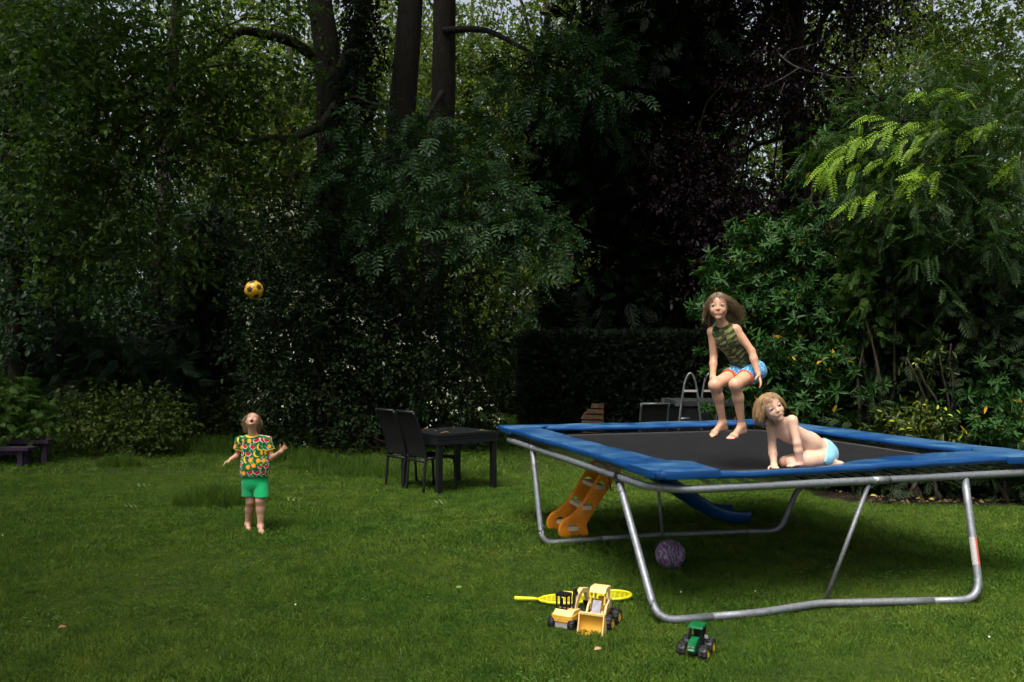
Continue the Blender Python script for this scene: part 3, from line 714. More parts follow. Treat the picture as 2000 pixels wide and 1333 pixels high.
for v, f in dt: obj_np('dead_branch', v - pb, f, M_DEAD, bt)

# --- shrubs and trees on the right
gl = np.random.default_rng(91)
lc = []
for x, y, Y, r, n in ((1400, 570, 11.6, .42, 34), (1450, 530, 11.5, .5, 44), (1500, 490, 11.4, .5, 44), (1550, 520, 11.2, .5, 46), (1480, 590, 11.2, .5, 46), (1550, 610, 11, .55, 50), (1600, 560, 11, .5, 44), (1520, 680, 10.9, .5, 46), (1590, 680, 10.8, .5, 46), (1640, 640, 10.8, .5, 40),
                      (1560, 750, 10.8, .5, 46), (1630, 750, 10.7, .5, 44), (1500, 760, 11, .45, 40), (1600, 820, 10.7, .45, 40), (1660, 820, 10.7, .45, 36), (1540, 820, 10.9, .4, 34), (1680, 700, 10.8, .45, 36), (1600, 450, 11.4, .4, 30), (1470, 450, 11.7, .25, 14), (1610, 300, 11.5, .25, 12), (1590, 340, 11.5, .3, 14), (1640, 400, 11.3, .35, 20), (1540, 470, 11.4, .35, 24), (1420, 620, 11.5, .35, 26), (1440, 700, 11.4, .4, 30), (1450, 780, 11.4, .4, 30)):
    lc.append(cl(x, y, Y, r, r * .9, n))
lv, lf = foliage(lc, T_WHORL, .135, twig=.28, per=3, spread=30, droop=-.15, upn=.4, rise=.25, rng=gl)
plant('rhododendron', 'big glossy rhododendron behind the jumping girl', 'shrub', PX(1560, 960, 11.2) * [1, 1, 0], [limb(PX(1560 + 6 * i, 940, 11.3) * [1, 1, 0], c[0], .05, .01, .1, seed=i) for i, c in enumerate(lc)], [(lv, lf, M_LAUREL, 'foliage')], stem_name='stem', bark=M_TWIG)

go_ = np.random.default_rng(95)
oc = [cl(x, y, Y, r, r * .5, n) for x, y, Y, r, n in ((1700, 260, 10.2, .55, 26), (1760, 230, 10.1, .6, 30), (1830, 240, 10, .6, 30), (1900, 220, 10, .6, 28), (1960, 250, 10, .6, 28), (1680, 320, 10, .45, 20), (1750, 310, 9.9, .55, 28), (1820, 320, 9.8, .55, 28), (1900, 320, 9.7, .6, 28), (1980, 330, 9.7, .5, 22),
      (1850, 380, 9.7, .5, 22), (1780, 390, 9.8, .45, 18), (1930, 400, 9.7, .5, 20), (1720, 390, 9.9, .4, 14), (1800, 180, 10.2, .4, 14), (1950, 170, 10.3, .6, 22), (1850, 480, 9.8, .55, 22), (1780, 500, 9.9, .5, 18), (1920, 490, 9.8, .5, 20), (1980, 430, 9.7, .4, 14))]
ov, of = foliage(oc, T_LOCUST, .25, twig=.5, per=6, spread=50, droop=.12, upn=1.7, rng=go_)
def sprig(pts, Y, n=5, s=.25):
    p = catmull(pth([(x, y, Y) for x, y in pts]), 6); idx = np.linspace(1, len(p) - 1, n).astype(int)
    T = unit(np.gradient(p, axis=0))[idx]
    side = np.where(np.arange(n)[:, None] % 2, 1, -1) * np.array([[.5, -.3, 0]])
    return place(T_LOCUST_B, p[idx], T * .9 + side * .9 + [0, 0, -.30], np.tile([0, -.75, .65], (n, 1)) + go_.normal(size=(n, 3)) * .25, s * go_.uniform(.7, 1.15, n))
nw = [sprig(q, Y) for q, Y in (([(1760, 240), (1700, 225), (1668, 262)], 9.7), ([(1700, 265), (1650, 285), (1632, 305)], 9.6), ([(1660, 300), (1620, 315), (1600, 330)], 9.5), ([(1640, 320), (1625, 330), (1620, 345)], 9.5), ([(1810, 240), (1760, 240), (1720, 255)], 9.6), ([(1720, 370), (1690, 385), (1655, 400)], 9.4), ([(1810, 315), (1790, 330), (1775, 350)], 9.4),
      ([(1840, 330), (1820, 345), (1800, 340)], 9.3), ([(1820, 180), (1790, 178), (1800, 190)], 9.8), ([(1880, 180), (1850, 172), (1840, 180)], 9.8), ([(1910, 185), (1880, 180), (1895, 195)], 9.8), ([(1998, 300), (1980, 315), (1965, 330)], 9.3), ([(1860, 240), (1830, 235), (1800, 250)], 9.7), ([(1960, 240), (1930, 250), (1950, 262)], 9.9))]
for i in range(16):
    x0_, y0_ = go_.uniform(1690, 1990), go_.uniform(180, 400); nw.append(sprig([(x0_ + 40, y0_ - 8), (x0_, y0_), (x0_ - 28, y0_ + 14)], 9.6 + go_.uniform(-.2, .3), 4, .20))
nv, nf = merge_np(nw)
ob = PX(1920, 985, 10.4) * [1, 1, 0]
plant('locust_tree', 'locust tree with bright yellow-green feathery new growth at the right', 'tree', ob, [tube_np(catmull(np.array([ob, PX(1925, 700, 10.4), PX(1915, 450, 10.3), PX(1900, 300, 10.2), PX(1890, 120, 10.2)]), 4), np.linspace(.10, .04, 17), 8)] + [limb(PX(1912, 420 - 5 * i, 10.3), c[0], .03, .008, .08, seed=i) for i, c in enumerate(oc)],
      [(ov, of, M_LOCUST, 'foliage'), (nv, nf, M_LOCUST_NEW, 'new_growth')])
shrub('bright green cypress sprays between rhododendron and locust', [(1690, 470, 10.4, .20, .28, 22), (1670, 530, 10.3, .26, .28, 26), (1740, 430, 10.4, .22, .3, 24), (1745, 490, 10.3, .22, .25, 20), (1700, 600, 10.3, .3, .3, 26)], T_FEATHER, .17, M_CYPRESS, 401, per=6, droop=.2, upn=.6, name='cypress', cat='tree', twig=.22)
shrub('dark yew at the right edge under the locust', [(1800, 560, 10.6, .7, .5, 119), (1880, 600, 10.4, .7, .5, 119), (1950, 560, 10.4, .7, .5, 119), (1780, 660, 10.6, .6, .5, 102), (1850, 700, 10.5, .6, .5, 102), (1930, 680, 10.3, .7, .5, 119), (1740, 620, 10.8, .5, .5, 74), (1980, 760, 10.2, .6, .5, 102), (1730, 740, 10.8, .5, .5, 74), (1880, 800, 10.4, .6, .4, 85), (1980, 640, 10.3, .6, .5, 102), (1700, 850, 10.3, .5, .35, 74), (1780, 880, 10.2, .5, .35, 74), (1860, 890, 10.1, .5, .35, 74), (1940, 900, 10, .5, .35, 74), (1640, 900, 10.6, .5, .3, 68), (1740, 930, 10.2, .5, .22, 68), (1850, 945, 10.0, .5, .22, 68), (1960, 950, 9.9, .5, .22, 68)], T_YEW, .22, M_IVY, 402, per=6, droop=.2, upn=.8, name='yew')
shrub('variegated yellow-green shrub just beyond the trampoline pad', [(1730, 835, 9.7, .26, .14, 30), (1780, 820, 9.7, .28, .15, 34), (1830, 840, 9.6, .26, .13, 30), (1760, 862, 9.6, .3, .12, 28), (1800, 805, 9.7, .2, .08, 12), (1860, 858, 9.6, .18, .10, 12)], T_LANCE, .10, M_VARIEG, 403, per=6, droop=.2, twig=.22, rise=0)
shrub('thin arching branch of yellow variegated leaves at right', [(1790, 708, 9.7, .18, .05, 6), (1835, 694, 9.7, .16, .05, 6), (1770, 698, 9.7, .06, .04, 3), (1858, 672, 9.8, .08, .06, 3)], T_LANCE, .095, M_VARIEG, 404, per=6, droop=.2, twig=.2, rise=0, base=PX(1900, 985, 9.9) * [1, 1, 0])
shrub('dark glossy laurel at the lower right edge', [(1900, 850, 9.5, .35, .25, 30), (1950, 820, 9.5, .4, .3, 36), (1990, 860, 9.3, .35, .25, 30), (1960, 780, 9.7, .4, .3, 32)], T_WHORL, .11, M_LAUREL, 405, per=3, droop=-.1, upn=.4, rise=.2, name='laurel')
shrub('loose green tree at the top right corner against the sky', [(1960, 60, 14.5, .8, .6, 70), (1930, 130, 14.5, .8, .6, 70), (1990, 160, 14.2, .7, .6, 70), (1880, 70, 15, .7, .5, 40), (1830, 60, 15, .7, .5, 40)], T_SMALL, .09, M_FAR, 406, per=7, name='small_tree', cat='tree', base=PX(1985, 900, 14.8) * [1, 1, 0])

# --- shrub bed: bare soil with fallen leaves
bedp = [(3.75, 9.9), (4.4, 9.55), (5.2, 9.35), (6.3, 9.2), (7.6, 9.1), (9.5, 9.2), (9.5, 13), (5.5, 13), (4.3, 12.2), (3.8, 11.0)]
bm = bmesh.new()
tp = [bm.verts.new((x, y, .03)) for x, y in bedp]; bo = [bm.verts.new((x * 1.0 + (.06 if x > 5 else -.06), y - .07, .004)) for x, y in bedp]
bm.faces.new(tp)
for i in range(len(tp)): bm.faces.new((tp[i], bo[i], bo[(i + 1) % len(tp)], tp[(i + 1) % len(tp)]))
soil = obj_bm('soil_bed', bm, mat_plain('bed_soil', (.020, .016, .011), .95, .1, var=.25, scale=14, bump=.6, bscale=40)); tag(soil, kind='structure')
M_LITTER = mat_leaf('leaf_litter', (.03, .022, .012), (.12, .085, .03), trans=.1, rough=.7, dead=(.32, .27, .06), dead_at=.88)
gt = np.random.default_rng(99); n = 700
P = np.stack([gt.uniform(3.9, 8.2, n), 9.35 + gt.exponential(.45, n), np.full(n, .045) + gt.uniform(0, .03, n)], 1); P = P[P[:, 1] < 12]
v, f = place(T_LEAF, P, np.stack([gt.normal(size=len(P)), gt.normal(size=len(P)), gt.normal(size=len(P)) * .25], 1), np.tile([0, 0, 1.], (len(P), 1)) + gt.normal(size=P.shape) * .35, .06 * gt.uniform(.6, 1.3, len(P)))
tag(obj_np('leaf_litter', v, f, M_LITTER), 'scattered dry yellow and brown leaves on the shrub bed', 'leaf litter', kind='stuff')

# --- trees just outside the picture that ring the lawn and shade its edges
side_me = [mesh_np('crown', *crown_up((0, 0, 8.5), (4.6, 4.6, 4.4), 34, 2600, 501 + i, size=.22), M_MAPLE) for i in range(2)]
for i, (x, y, s, w) in enumerate(((-11.2, 5.2, 1.15, 'left of the lawn, out of view'), (-7.6, -2.2, 1.2, 'left of the camera'), (12.0, 6.5, 1.15, 'right of the lawn, out of view'), (9.5, -3.0, 1.1, 'right of the camera'), (-4.0, -11.5, 1.1, 'behind the camera to the left'), (5.0, -12.0, 1.1, 'behind the camera to the right'))):
    t = thing('broadleaf_tree', 'broadleaf tree ringing the lawn, ' + w, 'tree', (x, y, 0), i * 1.3, 'trees ringing the lawn')
    t.scale = (s, s, s)
    link(bpy.data.objects.new('trunk', far_trunk), t); link(bpy.data.objects.new('crown', side_me[i % 2]), t)
# ------------------------------------------------------------------ trampoline
M_STEEL = mat_plain('galvanised_steel', (.30, .32, .35), .55, .5, metal=.7, col2=(.20, .22, .24), scale=45, bump=.12, bscale=160, lo=.3, hi=.7)
M_RAIL = mat_plain('worn_galvanised_rail', (.28, .295, .32), .58, .5, metal=.7, col2=(.19, .205, .22), scale=60, bump=.25, bscale=200)
M_BLACKP = mat_plain('black_plastic', (.012, .012, .013), .45, .4)
M_MAT = mat_plain('jumping_mat', (.009, .009, .011), .66, .28, var=.2, scale=5, bump=.25, bscale=900)
M_WEB = mat_plain('mat_webbing', (.060, .055, .055), .8, .2, scale=40)
M_SPRING = mat_plain('spring_steel', (.45, .45, .46), .35, .5, metal=.9)
def mat_pad():
    m, n, l, b = mat_new('blue_vinyl_pad')
    tc = n.new('ShaderNodeTexCoord')
    a = n.new('ShaderNodeTexNoise'); a.inputs['Scale'].default_value = 2.4; a.inputs['Detail'].default_value = 9; a.inputs['Roughness'].default_value = .72
    l.new(tc.outputs['Object'], a.inputs['Vector'])
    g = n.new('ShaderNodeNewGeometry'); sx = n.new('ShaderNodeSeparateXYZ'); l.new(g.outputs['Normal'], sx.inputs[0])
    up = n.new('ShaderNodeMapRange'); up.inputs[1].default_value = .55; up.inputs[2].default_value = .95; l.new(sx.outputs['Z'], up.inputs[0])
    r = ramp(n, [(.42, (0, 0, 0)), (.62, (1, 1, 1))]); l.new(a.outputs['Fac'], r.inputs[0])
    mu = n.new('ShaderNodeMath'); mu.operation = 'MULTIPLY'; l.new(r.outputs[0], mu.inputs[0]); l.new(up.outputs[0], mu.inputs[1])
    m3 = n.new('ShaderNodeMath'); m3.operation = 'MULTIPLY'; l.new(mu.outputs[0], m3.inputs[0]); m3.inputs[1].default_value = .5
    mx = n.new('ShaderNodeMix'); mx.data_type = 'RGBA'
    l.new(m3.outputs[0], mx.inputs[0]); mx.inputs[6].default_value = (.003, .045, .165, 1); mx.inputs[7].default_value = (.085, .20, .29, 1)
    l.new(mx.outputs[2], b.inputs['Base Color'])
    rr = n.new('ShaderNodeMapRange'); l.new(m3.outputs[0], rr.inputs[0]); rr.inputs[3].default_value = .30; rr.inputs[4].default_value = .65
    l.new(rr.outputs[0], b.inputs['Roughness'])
    w = n.new('ShaderNodeTexNoise'); w.inputs['Scale'].default_value = 14; w.inputs['Detail'].default_value = 3; l.new(tc.outputs['Object'], w.inputs['Vector'])
    bp = n.new('ShaderNodeBump'); bp.inputs['Strength'].default_value = .35; bp.inputs['Distance'].default_value = .012
    l.new(w.outputs['Fac'], bp.inputs['Height']); l.new(bp.outputs[0], b.inputs['Normal'])
    return m
M_PAD = mat_pad()

TC = np.array([1.94, 7.34, 0.0]); TYAW = R(17.0); HX, HY, PADZ, TILT = 1.625, 1.80, .97, .0067
tramp = thing('trampoline', 'large rectangular garden trampoline with blue edge pads and galvanised legs', 'trampoline', TC, TYAW)
ct, st_ = math.cos(TYAW), math.sin(TYAW)
def t2l(p):      # world -> trampoline local
    d = np.asarray(p, float) - TC
    return np.array([ct * d[0] + st_ * d[1], -st_ * d[0] + ct * d[1], d[2]])
def l2t(p):
    return np.array([TC[0] + ct * p[0] - st_ * p[1], TC[1] + st_ * p[0] + ct * p[1], p[2]])
def tl(y): return TILT * y
# top frame: one rounded rectangle of tube in two halves with a joint each side
PIPEZ, PR, PCR = .842, .0265, .30
fx, fy = HX - .03, HY - .02
def rrect(hx, hy, r, n=8):
    out = []
    for cx, cy, a0 in ((hx - r, -hy + r, -90), (hx - r, hy - r, 0), (-hx + r, hy - r, 90), (-hx + r, -hy + r, 180)):
        for k in range(n + 1):
            a = R(a0 + 90 * k / n); out.append((cx + r * math.cos(a), cy + r * math.sin(a)))
    return out
fr = np.array([(x, y, PIPEZ + tl(y)) for x, y in rrect(fx, fy, PCR)])
def dens(p, closed=True, step=.2):
    out = []
    for i in range(len(p) if closed else len(p) - 1):
        a, b = p[i], p[(i + 1) % len(p)]; k = max(1, int(np.linalg.norm(b - a) / step))
        out += [a + (b - a) * t for t in np.linspace(0, 1, k, endpoint=False)]
    if not closed: out.append(p[-1])
    return np.array(out)
tube_obj('top_frame', dens(fr), PR, M_STEEL, tramp, sides=16, closed=True)
# jumping mat with webbing border
mx_, my_ = HX - .40, HY - .40
n = 26
gx_, gy_ = np.meshgrid(np.linspace(-mx_, mx_, n), np.linspace(-my_, my_, n), indexing='ij')
gz_ = .884 + TILT * gy_ - .018 * (1 - (gx_ / mx_) ** 2) * (1 - (gy_ / my_) ** 2) - .016 * np.exp(-((gx_ + .45) / .8) ** 2 - ((gy_ + my_) / .5) ** 2)
V = np.stack([gx_, gy_, gz_], -1).reshape(-1, 3)
F = np.array([(i * n + j, (i + 1) * n + j, (i + 1) * n + j + 1, i * n + j + 1) for i in range(n - 1) for j in range(n - 1)])
V2 = V - [0, 0, .006]; k = len(V)
rim = [i * n for i in range(n)] + [(n - 1) * n + j for j in range(1, n)] + [i * n + n - 1 for i in range(n - 2, -1, -1)] + [j for j in range(n - 2, 0, -1)]
RF = np.array([(rim[i], rim[(i + 1) % len(rim)], rim[(i + 1) % len(rim)] + k, rim[i] + k) for i in range(len(rim))])
mat_o = obj_np('jumping_mat', np.vstack([V, V2]), np.vstack([F, F[:, ::-1] + k, RF]), M_MAT, tramp)
for a, b in (((-mx_, -my_), (mx_, -my_)), ((mx_, -my_), (mx_, my_)), ((mx_, my_), (-mx_, my_)), ((-mx_, my_), (-mx_, -my_))):
    bm = bmesh.new(); a = np.array(a); b = np.array(b); d = unit(b - a); nrm = np.array([-d[1], d[0]])
    vs = []
    for q, off in ((a, -.015), (b, -.015), (b, .03), (a, .03)):
        e = q + nrm * off; vs.append((e[0], e[1], .8875 + TILT * e[1]))
    up_ = [bm.verts.new(v) for v in vs]; lo_ = [bm.verts.new((v[0], v[1], v[2] - .012)) for v in vs]
    bm.faces.new(up_)
    for i in range(4): bm.faces.new((up_[i], lo_[i], lo_[(i + 1) % 4], up_[(i + 1) % 4]))
    bm.faces.new(lo_[::-1])
    obj_bm('webbing', bm, M_WEB, mat_o)
# springs
sl = .40 - .05
hp = np.array([(.011 * math.cos(a * 6.283), sl * .12 + sl * .76 * a / 16, .011 * math.sin(a * 6.283)) for a in np.linspace(0, 16, 16 * 7 + 1)])
hook = lambda y0, y1: np.array([(0, y0 + (y1 - y0) * t, .010 * math.sin(t * 3.1)) for t in np.linspace(0, 1, 5)])
sp_v, sp_f = merge_np([tube_np(hp, .0022, 4), tube_np(hook(-.01, sl * .13), .0024, 4), tube_np(hook(sl * .87, sl + .01), .0024, 4)])
sp_me = mesh_np('spring', sp_v, sp_f, M_SPRING)
def spring(x, y, ang):
    o = link(bpy.data.objects.new('spring', sp_me), tramp); o.location = (x, y, .847 + tl(y)); o.rotation_euler = (R(5), 0, ang)
for x in np.arange(-mx_ + .05, mx_, .13):
    spring(x, -fy + .0, 0); spring(x, fy, math.pi)
for y in np.arange(-my_ + .05, my_, .14):
    spring(-fx, y, -math.pi / 2); spring(fx, y, math.pi / 2)
# edge pads
def pad(side):
    """padded edge strip, mitred at the corners"""
    pw, th = .345, .046
    prof = [(0.0, -th * 1.0), (-.006, -th * .55), (0.0, -.014), (.016, -.002), (.06, .002), (.5, .004), (.93, .002), (.985, -.006), (1.0, -.02), (.995, -th * .9), (.5, -th)]
    nseg = 44; Vv = []
    g = np.random.default_rng(side + 3); ph = g.uniform(0, 6, 6)
    hx, hy = (HX, HY) if side in (0, 2) else (HY, HX)
    for i in range(nseg + 1):
        t = i / nseg
        wob = .0022 * math.sin(t * 23 + ph[0]) + .0016 * math.sin(t * 47 + ph[1])
        seam = -.004 * max(0, 1 - abs(((t * 9) % 1) - .5) / .06) if side == 0 else -.003 * max(0, 1 - abs(((t * 4) % 1) - .5) / .04)
        bp_ = math.exp(-((t - .28) / .29) ** 2) if side == 0 else .12 * math.sin(math.pi * t)
        for (w, z) in prof:
            ww = w * pw
            x = -hx + ww + (2 * hx - 2 * ww) * t; y = -hy + ww - (.010 * math.sin(t * 15 + ph[2]) if w < .1 else 0)
            zz = PADZ + z + (wob if z > -.03 else wob * .5) + (seam if w > .01 else seam * .5) - bp_ * (.022 + .068 * w)
            Vv.append((x, y, zz))
    m_ = len(prof)
    Ff = [(i * m_ + j, (i + 1) * m_ + j, (i + 1) * m_ + (j + 1) % m_, i * m_ + (j + 1) % m_) for i in range(nseg) for j in range(m_)]
    Vv = np.array(Vv)
    a = side * math.pi / 2; c, s = round(math.cos(a)), round(math.sin(a))
    X = c * Vv[:, 0] - s * Vv[:, 1]; Y = s * Vv[:, 0] + c * Vv[:, 1]
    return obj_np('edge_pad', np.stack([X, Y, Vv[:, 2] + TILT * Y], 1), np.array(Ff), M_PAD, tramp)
for sd_ in range(4): pad(sd_)
# folded corner covers
for cxs, cys in ((-1, -1), (1, -1), (1, 1), (-1, 1)):
    e = .44; rr_ = .15
    out = [(-.012, e)] + [(-.012 + rr_ - rr_ * math.cos(R(a)), -.012 + rr_ - rr_ * math.sin(R(a))) for a in range(0, 91, 15)] + [(e, -.012), (e * .98, .33), (.37, .37), (.33, e * .98)]
    bm = bmesh.new(); top, bot = [], []
    for (u, w) in out:
        x, y = cxs * (HX - u), cys * (HY - w)
        edge = u < .06 or w < .06
        z = PADZ + .006 + TILT * y + .004 * math.sin(u * 21 + w * 17)
        top.append(bm.verts.new((x, y, z - (.012 if edge else 0)))); bot.append(bm.verts.new((x, y, z - (.066 if edge else .018))))
    ce = bm.verts.new((cxs * (HX - .2), cys * (HY - .2), PADZ + .013 + TILT * cys * HY))
    m_ = len(out)
    for i in range(m_):
        j = (i + 1) % m_
        bm.faces.new((top[i], top[j], ce)); bm.faces.new((top[i], bot[i], bot[j], top[j]))
    bm.faces.new(bot)
    bmesh.ops.recalc_face_normals(bm, faces=bm.faces)
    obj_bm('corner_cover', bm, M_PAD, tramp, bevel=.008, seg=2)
# legs: two U-shaped bends standing on the grass
def on_pipe(px, side):
    """point on a side tube that is seen at photo column px"""
    best = None
    for t in np.linspace(-1.5, 1.5, 1201):
        p = {'left': (-fx, t), 'front': (t, -fy), 'right': (fx, t)}[side]
        w = l2t((*p, PIPEZ + tl(p[1])))
        sx = 1000 + FOC * w[0] / (w[1] * math.cos(PITCH) + (w[2] - CAM_H) * math.sin(PITCH))
        if best is None or abs(sx - px) < best[0]: best = (abs(sx - px), w)
    return best[1]
def bent(pts, r, n=6):
    """polyline with rounded corners; r = radius per inner corner"""
    out = [np.asarray(pts[0], float)]
    for i in range(1, len(pts) - 1):
        p, a, b = map(np.asarray, (pts[i], pts[i - 1], pts[i + 1]))
        d0 = unit(a - p) * r[i - 1]; d1 = unit(b - p) * r[i - 1]
        for t in np.linspace(0, 1, n): out.append((1 - t) ** 2 * (p + d0) + 2 * t * (1 - t) * p + t * t * (p + d1))
    out.append(np.asarray(pts[-1], float))
    return dens(np.array(out), False, .15)
def leg_obj(name, pts, r, rad, mat):
    w = bent(pts, r); return tube_obj(name, np.array([t2l(p) for p in w]), rad, mat, tramp, sides=14)
zr = .028
f0 = on_pipe(1207, 'left'); f1 = GP(1284, 1214, zr); f2 = GP(1480, 1198, zr); f3 = GP(1600, 1179, zr + .01); f4 = GP(1916, 1172, zr); f5 = on_pipe(1884, 'front')
mid = lambda a, b, t: a + (b - a) * t
leg_obj('leg', [f0, mid(f0, f1, .86), f1 + [.0, 0, 0], mid(f1, f2, .55)], [.05, .13], .025, M_STEEL)
leg_obj('ground_rail', [mid(f1, f2, .54), f2, f3, mid(f3, f4, .2), mid(f3, f4, .7)], [.1, .08, .06], .0262, M_RAIL)
leg_obj('leg', [mid(f3, f4, .69), f4, mid(f4, f5, .25), f5 - [0, 0, .02]], [.15, .05], .0255, M_STEEL)
tube_obj('strut', np.array([t2l(on_pipe(1697, 'front') - [0, 0, .02]), t2l(GP(1613, 1171, .03))]), .015, M_RAIL, tramp, sides=10)
b0 = on_pipe(1040, 'left'); b1 = GP(1059, 1062, zr); b2 = GP(1290, 1045, zr); b3 = GP(1524, 1037, zr)
b4 = b3 + (PX(1557, 955, b3[1]) - b3); b5 = on_pipe(1700, 'right')
leg_obj('leg', [b0, mid(b0, b1, .85), b1, mid(b1, b2, .5)], [.05, .11], .025, M_STEEL)
leg_obj('ground_rail', [mid(b1, b2, .49), b2, mid(b2, b3, .72)], [.05], .0262, M_RAIL)
leg_obj('leg', [mid(b2, b3, .71), b3, b4, b5], [.12, .1], .025, M_STEEL)
tube_obj('strut', np.array([t2l(PX(1283, 930, b2[1] + .05)), t2l(GP(1294, 1046, .03))]), .014, M_RAIL, tramp, sides=10)
# sleeves, caps, bolt, cord, sticker
def sleeve(p, d, rad, half, mat, name):
    d = unit(d); a, b = np.asarray(p) - d * half, np.asarray(p) + d * half
    return tube_obj(name, np.array([t2l(a), t2l(b)]), rad, mat, tramp, sides=16)
ld = unit(l2t((0, 1, 0)) - l2t((0, 0, 0))); fd = unit(l2t((1, 0, 0)) - l2t((0, 0, 0)))
sleeve(f0 - ld * .02, ld, .0285, .035, M_BLACKP, 'end_cap')
sleeve(mid(f0, f1, .03), f1 - f0, .0280, .03, M_BLACKP, 'end_cap')
sleeve(mid(f0, f1, .12), f1 - f0, .0275, .006, M_RAIL, 'sleeve'); sleeve(b0, ld, .0285, .03, M_STEEL, 'sleeve')
j0 = on_pipe(1735, 'front'); sleeve(j0, fd, .0270, .003, M_BLACKP, 'joint'); sleeve(j0 - fd * .07, fd, .0280, .068, M_STEEL, 'sleeve')
bd = on_pipe(1710, 'front'); sleeve(bd - ld * .029, ld, .010, .004, M_SPRING, 'bolt')
tube_obj('cord', np.array([t2l(p) for p in catmull([j0 + [0, 0, .03], j0 - ld * .032, j0 - ld * .03 - [0, 0, .05], j0 - ld * .02 - [0, 0, .10], j0 - ld * .03 - [.02, 0, .15], j0 - ld * .03 - [.03, 0, .10]], 5)]), .004, M_BLACKP, tramp, sides=6)
# warning sticker wrapped round the right leg
M_STK = mat_plain('white_sticker', (.50, .48, .48), .4, .4, scale=120, col2=(.30, .28, .29)); M_STR = mat_plain('red_sticker_band', (.50, .06, .05), .4, .4, scale=150, col2=(.55, .30, .28), lo=.25, hi=.45)
sa, sb = mid(f4, f5, .27), mid(f4, f5, .49); sdir = unit(sb - sa); vw = unit(-sa * [1, 1, 0]); vw = unit(vw - sdir * np.dot(vw, sdir)); sdx = np.cross(sdir, vw)
for nm_, a0_, a1_, rr_, m_ in (('sticker', -62, 30, .0270, M_STK), ('sticker_band', 30, 62, .0270, M_STR)):
    V = []
    for i in range(9):
        for j in range(9):
            a = R(a0_ + (a1_ - a0_) * j / 8); V.append(t2l(sa + (sb - sa) * i / 8 + rr_ * (vw * math.cos(a) - sdx * math.sin(a) * -1)))
    obj_np(nm_, np.array(V), np.array([(i * 9 + j, i * 9 + j + 1, (i + 1) * 9 + j + 1, (i + 1) * 9 + j) for i in range(8) for j in range(8)]), m_, tramp)
# ------------------------------------------------------------------ balls
def truncated_icosahedron():
    bm = bmesh.new(); bmesh.ops.create_icosphere(bm, subdivisions=1, radius=1.0)
    vs = [np.array(v.co) for v in bm.verts]; fs = [[v.index for v in f.verts] for f in bm.faces]; bm.free()
    nb = {}
    for f in fs:
        for i in range(3): nb.setdefault(f[i], set()).update(f)
    pents, hexes = [], []
    for i, v in enumerate(vs):
        q = [v + (vs[j] - v) / 3 for j in nb[i] if j != i]
        u = unit(np.cross(v, [.3, .5, .8])); w = np.cross(unit(v), u)
        pents.append(sorted(q, key=lambda p: math.atan2(np.dot(p, w), np.dot(p, u))))
    for f in fs:
        q = []
        for a in range(3):
            A, B = vs[f[a]], vs[f[(a + 1) % 3]]; q += [A + (B - A) / 3, A + (B - A) * 2 / 3]
        hexes.append(q)
    return pents, hexes
def panel(poly, rad, inset=.985, n=4):
    """one puffed ball panel: polygon refined and pushed out to the sphere"""
    c = np.mean(poly, 0); bm = bmesh.new()
    ring = [c + (np.array(p) - c) * inset for p in poly]
    vs = [bm.verts.new(p) for p in ring]; bm.faces.new(vs)
    bmesh.ops.poke(bm, faces=bm.faces[:]); bmesh.ops.subdivide_edges(bm, edges=bm.edges[:], cuts=n - 1, use_grid_fill=True)
    bedge = {v for e in bm.edges if e.is_boundary for v in e.verts}
    for v in bm.verts:
        v.co = v.co.normalized() * rad * (.982 if v in bedge else 1.0)
    return bm
M_BALLY = mat_plain('yellow_vinyl', (.62, .34, .008), .4, .5, col2=(.48, .25, .006), scale=30)
M_BALLK = mat_plain('brown_black_vinyl', (.045, .022, .008), .5, .4)
pents, hexes = truncated_icosahedron()
fb = thing('football', 'yellow football with dark pentagons in mid-air above the child', 'ball', PX(496, 567, 7.9))
fb.rotation_euler = (R(18), R(-22), R(40)); BR = 18.2 / FOC * 7.9
for p in hexes: obj_bm('hexagon_panel', panel(p, BR), M_BALLY, fb, smooth=True)
for p in pents: obj_bm('pentagon_panel', panel(p, BR), M_BALLK, fb, smooth=True)

def mat_netball():
    m, n, l, b = mat_new('purple_marbled_rubber')
    tc = n.new('ShaderNodeTexCoord'); w = n.new('ShaderNodeTexWave'); w.wave_type = 'BANDS'; w.inputs['Scale'].default_value = 9; w.inputs['Distortion'].default_value = 14; w.inputs['Detail'].default_value = 3
    l.new(tc.outputs['Object'], w.inputs['Vector'])
    r = ramp(n, [(.0, (.10, .055, .15)), (.75, (.17, .105, .21)), (.96, (.32, .25, .32))]); l.new(w.outputs['Fac'], r.inputs[0])
    l.new(r.outputs[0], b.inputs['Base Color']); b.inputs['Roughness'].default_value = .55
    v = n.new('ShaderNodeTexVoronoi'); v.inputs['Scale'].default_value = 220; l.new(tc.outputs['Object'], v.inputs['Vector'])
    bp = n.new('ShaderNodeBump'); bp.inputs['Strength'].default_value = .2; bp.inputs['Distance'].default_value = .002; l.new(v.outputs['Distance'], bp.inputs['Height']); l.new(bp.outputs[0], b.inputs['Normal'])
    return m
M_NET = mat_netball(); NBR = .118
nbp = GP(1309, 1110); nb_ = thing('netball', 'purple marbled netball on the grass under the trampoline', 'ball', nbp + [0, 0, NBR - .008])
nb_.rotation_euler = (R(20), R(-18), R(0))
